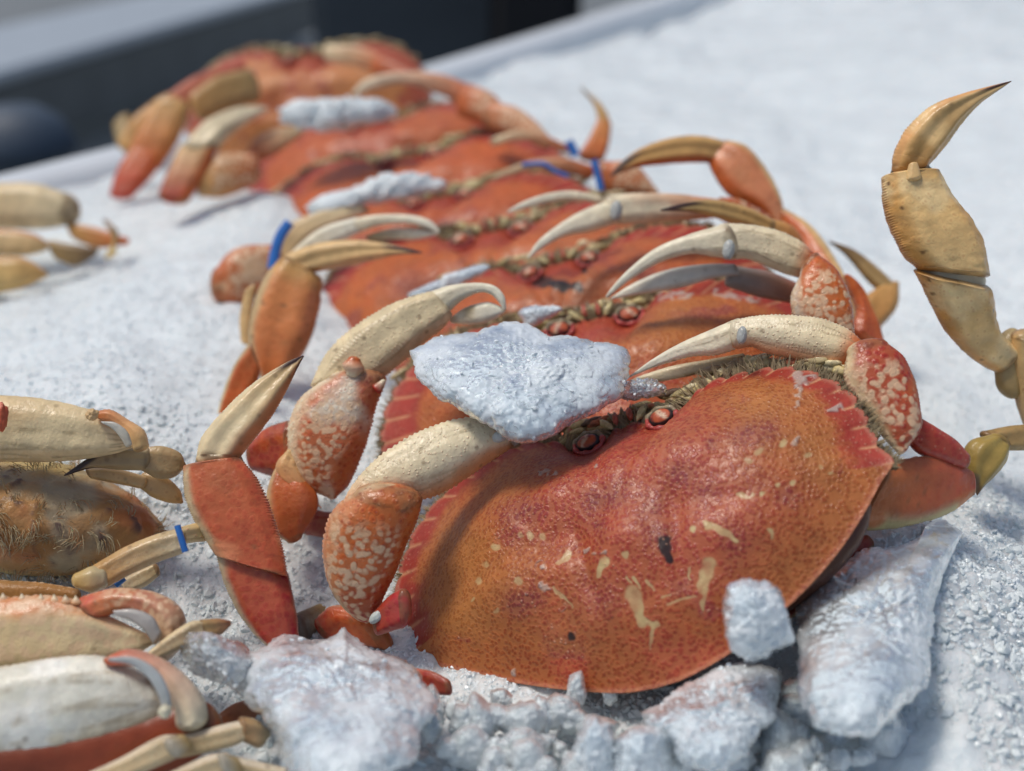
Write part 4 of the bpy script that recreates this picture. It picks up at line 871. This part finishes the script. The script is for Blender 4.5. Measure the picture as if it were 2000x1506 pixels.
# ================================================================== RIGHT EDGE
DOFF = .0
R1 = empty("crab", P(2040, 900, .42), "pale tan crab cut off by the right edge, one leg raised high", "crab")
YT = dict(a=(.80, .52, .20), b=(.80, .56, .25), e1=(.76, .40, .11), e0=(.74, .42, .13), patch=(.86, .66, .34))
leg(R1, [("leg", [(1724, 345), (1727, 400), (1744, 450), (1768, 498), (1795, 524)], [(1832, 335), (1862, 390), (1892, 432), (1915, 475), (1930, 540)], .395, .395, YT, lk(cap0=.1, cap1=.12, specks=.9, thick=.68, roughn=.014, tub=40)),
  ("leg_tip", [(1742, 326), (1746, 300), (1772, 250), (1822, 205), (1890, 180), (1974, 158)], [(1810, 326), (1842, 290), (1880, 240), (1915, 202), (1948, 178), (1976, 159)], .395, .385, dict(a=TAN, b=(.58, .42, .2), tip=(.09, .04, .03), tip0=.80, patch=(.80, .56, .26), e1=(.72, .38, .14)), dk(ridge=.16, roughn=.014, specks=.7)),
  ("joint", [(1738, 342), (1745, 322)], [(1828, 338), (1812, 322)], .397, .397, dict(a=(.12, .08, .04), b=OLIVE), dict(n=12, m=20, thick=.4)),
  ("joint", [(1768, 350), (1775, 322)], [(1800, 345), (1792, 320)], .388, .388, dict(a=TAN2, b=TAN2), dict(n=14, m=20, thick=.8)),
  ("joint_membrane", [(1797, 522), (1802, 546)], [(1924, 548), (1920, 572)], .397, .397, dict(a=(.66, .58, .42), b=(.5, .42, .26), e1=(.16, .10, .05)), dict(n=40, m=32, thick=.5, specks=.8)),
  ("leg_segment", [(1786, 530), (1806, 565), (1826, 605), (1852, 652), (1900, 700), (1945, 726)], [(1932, 560), (1940, 590), (1943, 620), (1952, 650), (1972, 668), (1985, 680)], .396, .405, YT, lk(cap0=.1, cap1=.3, specks=.9, thick=.68, roughn=.014, tub=44)),
  ("leg_segment", [(1975, 660), (1978, 720), (1985, 780), (2000, 830)], [(2040, 655), (2060, 720), (2065, 780), (2060, 840)], .402, .41, dict(a=(.58, .46, .22), b=OLIVE, e1=TAN2), lk(thick=.7)),
  ("joint", [(1940, 690), (1945, 745)], [(1990, 655), (1990, 765)], .406, .406, dict(a=(.5, .38, .18), b=OLIVE), dict(n=20, m=20, thick=.7, cap0=.9, cap1=.9))])
leg(R1, [("leg", [(2080, 830), (1990, 830), (1920, 842)], [(2080, 880), (1995, 880), (1950, 880)], .398, .395, dict(a=(.3, .2, .08), b=OLIVE, patch=(.12, .08, .03)), lk(thick=.7, tub=0)),
  ("leg_tip", [(1935, 848), (1895, 862), (1882, 900), (1893, 938), (1908, 967)], [(1970, 875), (1962, 905), (1940, 932), (1922, 950), (1909, 968)], .392, .388, dict(a=(.42, .30, .08), b=(.3, .2, .05), tip=(.12, .07, .03), tip0=.7), dk(tub=0, thick=.7))])

# ================================================================== RUBBER BANDS
def band(label, pts, w, d, name="rubber_band"):
    q = resamp(pts, 24); V = []; t = np.gradient(q, axis=0); t /= np.linalg.norm(t, axis=1, keepdims=True)
    for (x, y), (tx, ty) in zip(q, t):
        for (a, dz) in ((-1, 0), (-.8, -.0008), (.8, -.0008), (1, 0), (.8, .0006), (-.8, .0006)):
            V.append(P(x - ty * a * w / 2, y + tx * a * w / 2, d + dz))
    i, j = np.meshgrid(np.arange(23), np.arange(6), indexing='ij'); a = i * 6 + j; b = i * 6 + (j + 1) % 6
    o = mesh_obj(name, np.array(V), [(np.stack([a, b, b + 6, a + 6], -1).reshape(-1, 4), 4)], M_BAND, origin=P(*pts[0], d))
    return tag(o, label, "rubber band", "blue rubber bands round crab limbs")
band("bright blue rubber band on the arm of the fifth crab, left of the row", [(532, 525), (538, 490), (548, 460), (566, 434)], 21, .545)
band("thin blue rubber band crossing upright behind the leg tip at the row's right side", [(1160, 312), (1166, 335), (1174, 372)], 14, .575)
band("blue rubber band lying slantwise along a blurred claw, right of the fifth crab's eyes", [(1020, 322), (1060, 320), (1085, 335), (1110, 345)], 9, .585)
band("small pale blue band at the foot of the blurred raised leg tip", [(1110, 275), (1118, 290), (1125, 305)], 18, .64)
band("blue rubber band at the end of the tan leg beside the shaggy crab", [(346, 1026), (354, 1052), (362, 1078)], 13, .352)
band("dark blue band in the slush under the tan leg of the shaggy crab", [(222, 1140), (240, 1125)], 22, .365)

# ================================================================== ICE
ICO = None
def shard_mesh(pos, size, seed, flat=.6):
    """irregular little ice crystals at the given points"""
    r = np.random.default_rng(seed); t = (1 + 5 ** .5) / 2
    V0 = np.array([(-1, t, 0), (1, t, 0), (-1, -t, 0), (1, -t, 0), (0, -1, t), (0, 1, t), (0, -1, -t), (0, 1, -t), (t, 0, -1), (t, 0, 1), (-t, 0, -1), (-t, 0, 1)]) / 1.9
    F0 = np.array([(0, 11, 5), (0, 5, 1), (0, 1, 7), (0, 7, 10), (0, 10, 11), (1, 5, 9), (5, 11, 4), (11, 10, 2), (10, 7, 6), (7, 1, 8), (3, 9, 4), (3, 4, 2), (3, 2, 6), (3, 6, 8), (3, 8, 9), (4, 9, 5), (2, 4, 11), (6, 2, 10), (8, 6, 7), (9, 8, 1)])
    n = len(pos); q = r.normal(size=(n, 4)); q /= np.linalg.norm(q, axis=1, keepdims=True); w, x, y, z = q.T
    M = np.stack([1 - 2 * (y * y + z * z), 2 * (x * y - z * w), 2 * (x * z + y * w), 2 * (x * y + z * w), 1 - 2 * (x * x + z * z), 2 * (y * z - x * w), 2 * (x * z - y * w), 2 * (y * z + x * w), 1 - 2 * (x * x + y * y)], 1).reshape(n, 3, 3)
    V = V0[None] * (.65 + .7 * r.random((n, 12, 1))) * np.stack([np.ones(n), .55 + .45 * r.random(n), flat * (.6 + .6 * r.random(n))], 1)[:, None, :]
    V = np.einsum('nij,nkj->nki', M, V) * size[:, None, None] + pos[:, None, :]
    Fc = (F0[None] + (np.arange(n) * 12)[:, None, None]).reshape(-1, 3)
    return V.reshape(-1, 3), Fc
def ice_chunk(label, pts, d, thick, mat=None, name="ice_chunk", seed=1, amp=1., tilt=(0, 0), ang=300, nr=150, group="lumps of ice lying on the crabs and slush", facet=1., crystals=160, core=.945):
    p = np.array(pts, float); c = p.mean(0)
    q = resamp(np.vstack([p, p[:1]]), ang + 1)[:-1]
    hf = nr // 2; r1 = np.linspace(.02, 1, hf); nr = hf * 2 - 1
    rad = np.concatenate([r1, r1[-2::-1]]); dz = np.concatenate([-(1 - r1 ** 2.6) ** .62, ((1 - r1 ** 2.6) ** .62)[-2::-1]])
    rq = np.hypot(*(q - c).T); k_ = np.fft.rfft(rq); k_[4:] = 0; rs = np.fft.irfft(k_, ang); un = (q - c) / rq[:, None]
    mixr = rs[None] * (1 - rad[:, None] ** 3) + rq[None] * rad[:, None] ** 3
    xy = c + (rad[:, None] * mixr)[..., None] * un[None]
    D = d + thick * dz[:, None] * np.ones(ang)[None]
    D = D + tilt[0] * (xy[..., 0] - c[0]) / F + tilt[1] * (xy[..., 1] - c[1]) / F
    V = P(xy[..., 0], xy[..., 1], D).reshape(-1, 3)
    cen = P(c[0], c[1], d); n = V - cen; n /= np.linalg.norm(n, axis=1, keepdims=True)
    w, val = worley(V, 130, seed); w2, v2 = worley(V, 330, seed + 3)
    disp = amp * (.0026 * fbm(V, 70, 3, seed) + .0011 * facet * (.45 - w) + .0007 * (val - .5) + .0005 * (.5 - w2) + .0006 * vnoise(V, 900, seed))
    V = V + n * disp[:, None]
    K = ang; i, j = np.meshgrid(np.arange(nr - 1), np.arange(K), indexing='ij'); a = i * K + j; b = i * K + (j + 1) % K
    f = np.stack([a, a + K, b + K, b], -1).reshape(-1, 4)
    f0 = np.arange(K)[None, ::-1]; 
    V2 = np.vstack([V, V[:K].mean(0), V[-K:].mean(0)]); m = len(V2); jj = np.arange(K); j1 = (jj + 1) % K
    f3 = np.vstack([np.stack([np.full(K, m - 2), jj, j1], 1), np.stack([np.full(K, m - 1), (nr - 1) * K + j1, (nr - 1) * K + jj], 1)])
    rm = np.repeat(sstep(.72, 1., rad)[:, None], ang, 1).ravel(); rm = np.clip(rm + .5 * sstep(.1, .5, fbm(V, 120, 3, seed + 9)), 0, 1); rm = np.concatenate([rm, [0, 0]])
    cl = np.stack([rm] * 3, 1); tris = f3
    if crystals:
        r_ = np.random.default_rng(seed); rep_ = np.array([(k_ // ang) for k_ in r_.integers(0, len(V), crystals * 4)]); idx = r_.integers(0, (nr // 2 + 3) * ang, crystals)
        prb = rad[np.minimum(idx // ang, nr - 1)]; idx = idx[r_.random(len(idx)) < prb]
        szs = (.0003 + .0011 * r_.random(len(idx)) ** 2) * (thick / .012) ** .4; sv, sf = shard_mesh(V[idx] - n[idx] * szs[:, None] * .35, szs, seed + 2, .5)
        sf = sf + len(V2); V2 = np.vstack([V2, sv]); cl = np.vstack([cl, np.repeat(cl[idx] * .5 + .5 * (r_.random((len(idx), 1)) > .5), 12, 0)]); tris = np.vstack([f3, sf])
    o = mesh_obj(name, V2, [(f, 4), (tris, 3)], mat or M_CHUNK, col=cl, origin=cen, smooth=True)
    if crystals:
        sm = np.ones(len(o.data.polygons), bool); sm[len(f) + len(f3):] = False; o.data.materials.append(M_GRAIN2 if mat in (M_GREY, M_CLEAR) else M_GRAIN); mi = np.zeros(len(sm), np.int32); mi[len(f) + len(f3):] = 1; o.data.polygons.foreach_set('material_index', mi); o.data.polygons.foreach_set('use_smooth', sm)
    if core:
        cc_ = V[: ang * nr]; sh = cen + (cc_ - cen) * core; sh = sh + n * (.0012 * fbm(cc_, 180, 3, seed + 70))[:, None]
        sh = np.vstack([sh, sh[:K].mean(0), sh[-K:].mean(0)]); oc = mesh_obj("cloudy_core", sh, [(f, 4), (f3, 3)], M_GRAIN if (mat or M_CHUNK) is M_CHUNK else M_GRAIN2, o, origin=cen)
    return tag(o, label, "ice", group)

ice_chunk("broad bluish lump of ice lying on the second crab's back", [(797, 685), (850, 660), (900, 650), (940, 640), (985, 628), (1012, 627), (1040, 640), (1070, 655), (1120, 655), (1160, 666), (1192, 668), (1222, 680), (1232, 705), (1222, 740), (1214, 765), (1185, 790), (1150, 812), (1110, 832), (1080, 850), (1030, 864), (1000, 860), (965, 834), (930, 815), (880, 792), (840, 772), (815, 742), (800, 710)], .383, .012, seed=4, tilt=(0, -.35))
ice_chunk("small clear melting bit of ice beside the broad lump, at the front crab's eyes", [(1205, 745), (1240, 732), (1275, 738), (1305, 755), (1300, 770), (1265, 782), (1225, 785), (1200, 775)], .386, .005, M_CLEAR, seed=8, ang=120, nr=40, core=.5)
ice_chunk("large rough lump of ice in the bottom foreground, left of the front crab", [(468, 1275), (520, 1256), (560, 1240), (620, 1246), (655, 1238), (672, 1216), (688, 1238), (722, 1262), (780, 1282), (822, 1322), (852, 1372), (852, 1390), (822, 1420), (826, 1460), (812, 1492), (765, 1510), (700, 1530), (610, 1530), (560, 1492), (540, 1432), (490, 1382), (474, 1322)], .322, .018, seed=14, tilt=(0, -.5), amp=1.3)
ice_chunk("clear grey piece of ice between the white claw and the large rough lump", [(352, 1262), (372, 1240), (410, 1238), (450, 1250), (480, 1262), (500, 1320), (490, 1370), (440, 1340), (395, 1320), (360, 1290)], .332, .008, M_CLEAR, seed=18, ang=140, nr=50, core=.6)
ice_chunk("small rounded lump of ice leaning on the lower right of the front crab's shell", [(1400, 1168), (1430, 1136), (1470, 1122), (1512, 1136), (1532, 1172), (1542, 1212), (1548, 1250), (1520, 1268), (1480, 1287), (1440, 1286), (1420, 1256), (1408, 1210)], .308, .009, seed=22, ang=200, nr=90, facet=1.2)
ice_chunk("tall pointed lump of ice at the lower right", [(1880, 1040), (1872, 1060), (1850, 1110), (1832, 1150), (1826, 1200), (1818, 1260), (1818, 1310), (1815, 1340), (1772, 1372), (1740, 1402), (1700, 1432), (1640, 1437), (1590, 1427), (1570, 1390), (1556, 1340), (1554, 1290), (1550, 1230), (1550, 1190), (1572, 1160), (1620, 1112), (1680, 1080), (1740, 1068), (1798, 1047), (1812, 1020), (1846, 1014)], .335, .016, seed=31, tilt=(0, -.4), amp=1.2, facet=1.5)
ice_chunk("wide flat lump of ice below the small rounded one", [(1250, 1392), (1290, 1370), (1350, 1336), (1420, 1292), (1480, 1290), (1522, 1312), (1524, 1352), (1516, 1402), (1482, 1432), (1440, 1472), (1400, 1502), (1340, 1492), (1300, 1452), (1262, 1422)], .316, .012, seed=41, tilt=(0, -.4), amp=1.3)
ice_chunk("upright wedge of ice at the bottom edge, tallest of the pieces there", [(1142, 1560), (1118, 1470), (1130, 1425), (1155, 1398), (1180, 1410), (1202, 1450), (1205, 1560)], .308, .008, seed=51, ang=140, nr=50, amp=.8)
ice_chunk("blunt piece of ice at the bottom edge, right of the upright wedge", [(1205, 1560), (1200, 1460), (1230, 1425), (1270, 1420), (1310, 1440), (1315, 1560)], .306, .008, seed=52, ang=140, nr=50, amp=.8)
ice_chunk("blurred white lump of ice on the second crab from the back", [(548, 235), (575, 200), (630, 188), (700, 188), (750, 195), (778, 220), (750, 235), (700, 245), (640, 255), (580, 252)], .70, .018, M_ICE, seed=61, ang=120, nr=50, amp=3., core=0)
ice_chunk("slush heaped against the left side of the sixth crab", [(600, 425), (610, 400), (680, 365), (760, 348), (840, 345), (880, 362), (800, 385), (720, 400), (660, 418)], .60, .012, M_ICE, seed=62, ang=120, nr=50, amp=3., core=0)
ice_chunk("bit of ice between the third and fourth crabs, under the black stained shell", [(800, 572), (850, 548), (905, 525), (945, 515), (960, 525), (905, 555), (850, 575), (810, 590)], .49, .004, seed=63, ang=90, nr=30, amp=.8)
ice_chunk("bit of ice showing behind the left eye of the second crab", [(1012, 612), (1030, 598), (1075, 596), (1100, 604), (1070, 625), (1030, 640)], .452, .004, seed=64, ang=90, nr=30, amp=.6)
# ice sheet
mound(380, 560, .60, .085, .012); mound(440, 605, .57, .04, .004); mound(60, 530, .68, .08, -.004); mound(300, 395, .76, .07, -.002); mound(1850, 930, .42, .06, -.006); mound(500, 400, .72, .06, .006); mound(200, 760, .47, .07, .004); mound(1760, 1060, .37, .045, .004)
def ice_sheet():
    ys = np.concatenate([np.linspace(.08, .45, 260), np.linspace(.45, .8, 170)[1:], np.linspace(.8, 2.6, 160)[1:]])
    xs = np.concatenate([np.linspace(-.9, -.26, 90), np.linspace(-.26, .32, 400)[1:], np.linspace(.32, 1.6, 130)[1:]])
    Xg, Yg = np.meshgrid(xs, ys, indexing='xy'); x = Xg.ravel(); y = Yg.ravel()
    z = ice_height(x, y)
    # the bin's diagonal edge: points beyond it fold down along the rim
    return x, y, z, len(xs), len(ys)
RA = np.array([-.40, .80]); RB = np.array([.42, 2.20]); RD = (RB - RA) / np.linalg.norm(RB - RA); RN = np.array([-RD[1], RD[0]])
x, y, z, nx, ny = ice_sheet()
sd_ = (x - RA[0]) * RN[0] + (y - RA[1]) * RN[1]      # > 0 beyond the rim
i, j = np.meshgrid(np.arange(ny - 1), np.arange(nx - 1), indexing='ij'); a = (i * nx + j)
quad = np.stack([a, a + 1, a + 1 + nx, a + nx], -1).reshape(-1, 4)
keep = (sd_[quad] < .0).all(1)
o = mesh_obj("ice_bed", np.stack([x, y, z], 1), [(quad[keep], 4)], M_ICE); tag(o, kind='structure')

# white bin rim along the diagonal
M_BIN = simple_mat("white_plastic", (.66, .71, .75), .35, noise=.04, nsc=20)
def bin_wall():
    n = 60; prof = [(-.03, -.05), (-.03, -.012), (-.024, .004), (-.012, .010), (.012, .010), (.020, .004), (.022, -.02), (.014, -.025), (.012, -.5), (-.012, -.5)]
    V = []
    for t in np.linspace(-1.4, 2.6, n):
        q = RA + RD * t
        for (a, b) in prof: V.append((q[0] + RN[0] * a, q[1] + RN[1] * a, b + .03 * sstep(.3, 1.5, np.array(t)) + .0))
    m = len(prof); i, j = np.meshgrid(np.arange(n - 1), np.arange(m), indexing='ij'); a = i * m + j; b = i * m + (j + 1) % m
    o = mesh_obj("ice_bin", np.array(V), [(np.stack([a, b, b + m, a + m], -1).reshape(-1, 4), 4)], M_BIN)
    tag(o, "white plastic bin whose rim runs diagonally behind the ice and the crabs", "bin")
bin_wall()

# loose crushed ice in the foreground and crumbs over the bed
def scatter(name, count, region, size, mat, seed, lift=.0, power=2.0, clump=0):
    r = np.random.default_rng(seed); out = []; tot = 0
    while tot < count:
        px = region[0] + (region[2] - region[0]) * r.random(count); py = region[1] + (region[3] - region[1]) * r.random(count)
        dr = fwd + ((px - 1000) / F)[:, None] * rgt + ((753 - py) / F)[:, None] * upv
        t = -(CAM[2] + .004) / dr[:, 2]; q = CAM + dr * t[:, None]; ok = ((q[:, :2] - RA) @ RN) < -.02
        if clump: ok &= fbm(q, clump, 2, seed) > -.15 + .4 * (r.random(count) - .5)
        q = q[ok]; out.append(q); tot += len(q)
    q = np.vstack(out)[:count]; sz = size[0] + (size[1] - size[0]) * r.random(count) ** power
    q[:, 2] = ice_height(q[:, 0], q[:, 1], True) + sz * (lift + .5 * (r.random(count) - .5))
    V, Fc = shard_mesh(q, sz, seed + 1)
    o = mesh_obj(name, V, [(Fc, 3)], mat, smooth=False); tag(o, kind='stuff')
    return o
scatter("ice_crumbs", 11000, (-120, 900, 2120, 1620), (.0006, .0024), M_GRAIN2, 3, clump=25)
rr_ = np.random.default_rng(77)
def ground_depth(px, py):
    dr = fwd + (px - 1000) / F * rgt + (753 - py) / F * upv
    return -(CAM[2] + .016) / dr[2]
nug = []
while len(nug) < 60:
    px = 840 + 900 * rr_.random(); py = 1335 + 190 * rr_.random()
    if px < 1350 and py < 1352: continue
    if px > 1250 and py < 1440 and px < 1540: continue
    if min([9] + [math.hypot(px - a, py - b) / 26 for a, b in nug]) < 1: continue
    nug.append((px, py))
for k, (px, py) in enumerate(nug):
    s0 = 20 + 42 * rr_.random() ** 1.6; an = (np.arange(9) + .5 * rr_.random(9)) / 9 * 6.283; ex = .7 + .6 * rr_.random()
    pts = [(px + s0 * ex * math.cos(t) * (.82 + .34 * rr_.random()), py + s0 / ex * math.sin(t) * (.82 + .34 * rr_.random())) for t in an]
    c_ = np.mean(pts, 0); pts = [(c_[0] + (p_[0] - c_[0]), c_[1] + (p_[1] - c_[1])) for p_ in pts]
    ice_chunk("loose nugget of grey crushed ice in front of the largest crab", pts, ground_depth(px, py) - .006 - .004 * rr_.random(), s0 * .32 / F * .9, M_GREY, seed=100 + k, ang=64, nr=26, amp=.7, facet=1.3, crystals=24, core=.90, group="loose ice nuggets in the foreground")
scatter("ice_grains", 30000, (-60, 380, 2060, 1300), (.0005, .0015), M_GRAIN, 5, lift=-.15)

# ================================================================== BEYOND THE BIN
M_FLOOR = simple_mat("wet_concrete", (.16, .175, .18), .5, noise=.15, nsc=3)
fl = mesh_obj("ground", [(-12, -3, -.85), (12, -3, -.85), (12, 25, -.85), (-12, 25, -.85)], [([(0, 1, 2, 3)], 4)], M_FLOOR); tag(fl, kind='structure')
def boxm(name, x0, x1, y0, y1, z0, z1, mat, bev=.02, parent=None):
    import bmesh
    bm = bmesh.new(); bmesh.ops.create_cube(bm, size=1)
    for v in bm.verts: v.co = Vector(((x0 + x1) / 2 + v.co.x * (x1 - x0), (y0 + y1) / 2 + v.co.y * (y1 - y0), (z0 + z1) / 2 + v.co.z * (z1 - z0)))
    bmesh.ops.bevel(bm, geom=bm.edges[:], offset=bev, segments=3, affect='EDGES')
    me = bpy.data.meshes.new(name); bm.to_mesh(me); bm.free(); me.materials.append(mat)
    o = bpy.data.objects.new(name, me); COL.objects.link(o)
    if parent: o.parent = parent
    return o

M_STEEL = simple_mat("brushed_steel", (.42, .47, .52), .35, noise=.08, nsc=8, metallic=.3)
M_DARK = simple_mat("dark_panel", (.045, .06, .075), .6, noise=.2, nsc=4)
M_BLACK = simple_mat("black_fabric", (.008, .009, .012), .8, noise=.2, nsc=4)
M_NAVY = simple_mat("navy_plastic", (.05, .075, .11), .6, noise=.1, nsc=4)
# steel counter, its top lit, running back from the left
def slab(name, pa, pb, w, h, mat, label, cat, legs=0):
    """a counter: top slab between two ground points, width w to the far side"""
    a = np.array(pa, float); b = np.array(pb, float); t = (b - a); L_ = np.linalg.norm(t[:2]); ang = math.atan2(t[1], t[0])
    e = empty(name, (a[0], a[1], -.85), label, cat); e.rotation_euler = (0, 0, ang)
    zt = a[2] + .85
    boxm("table_top", 0, L_, 0, w, zt - h, zt, mat, .015, e)
    boxm("front_panel", .03, L_ - .03, .03, .06, .08, zt - h - .002, M_PANEL, .01, e)
    return e
M_PANEL = simple_mat("grey_panel", (.14, .15, .15), .5, noise=.15, nsc=5)
pa = P(-300, 245, 2.3); pb = P(700, -75, 3.4); zt = (pa[2] + pb[2]) / 2
dra = fwd + (-300 - 1000) / F * rgt + (753 - 225) / F * upv; drb = fwd + (640 - 1000) / F * rgt + (753 + 40) / F * upv
Z0 = -.45
pa = CAM + dra * ((Z0 - CAM[2]) / dra[2]); pb = CAM + drb * ((Z0 - CAM[2]) / drb[2])
slab("steel_counter", pa, pb, .8, .05, M_STEEL, "long steel counter with a bright top edge, blurred beyond the bin at the upper left", "counter")
q = P(800, 60, 2.7); e = boxm("dark_crate", q[0] - .24, q[0] + .30, q[1], q[1] + .5, -.85, q[2] + .25, M_DARK, .03)
tag(e, "dark slate crate standing behind the crab row, blurred", "crate")
q = P(1045, 40, 2.35); e = boxm("black_post", q[0] - .10, q[0] + .10, q[1], q[1] + .2, -.85, q[2] + .30, M_BLACK, .03)
tag(e, "black post at the top of the picture, right beside the slate crate", "post")
def bucket():
    c = P(40, 300, 1.5); n = 40; prof = [(0, 0), (.055, 0), (.068, .12), (.074, .125), (.074, .135), (.060, .165), (.035, .182), (0, .186)]
    V = [(c[0] + r_ * math.cos(t), c[1] + r_ * math.sin(t), c[2] - .12 + z_) for (r_, z_) in prof for t in np.linspace(0, 2 * math.pi, n, endpoint=False)]
    m = len(prof); i, j = np.meshgrid(np.arange(m - 1), np.arange(n), indexing='ij'); a = i * n + j; b = i * n + (j + 1) % n
    o = mesh_obj("lidded_bucket", np.array(V), [(np.stack([a, b, b + n, a + n], -1).reshape(-1, 4), 4)], M_NAVY)
    tag(o, "navy blue lidded bucket, blurred beyond the bin at the left", "bucket")
bucket()
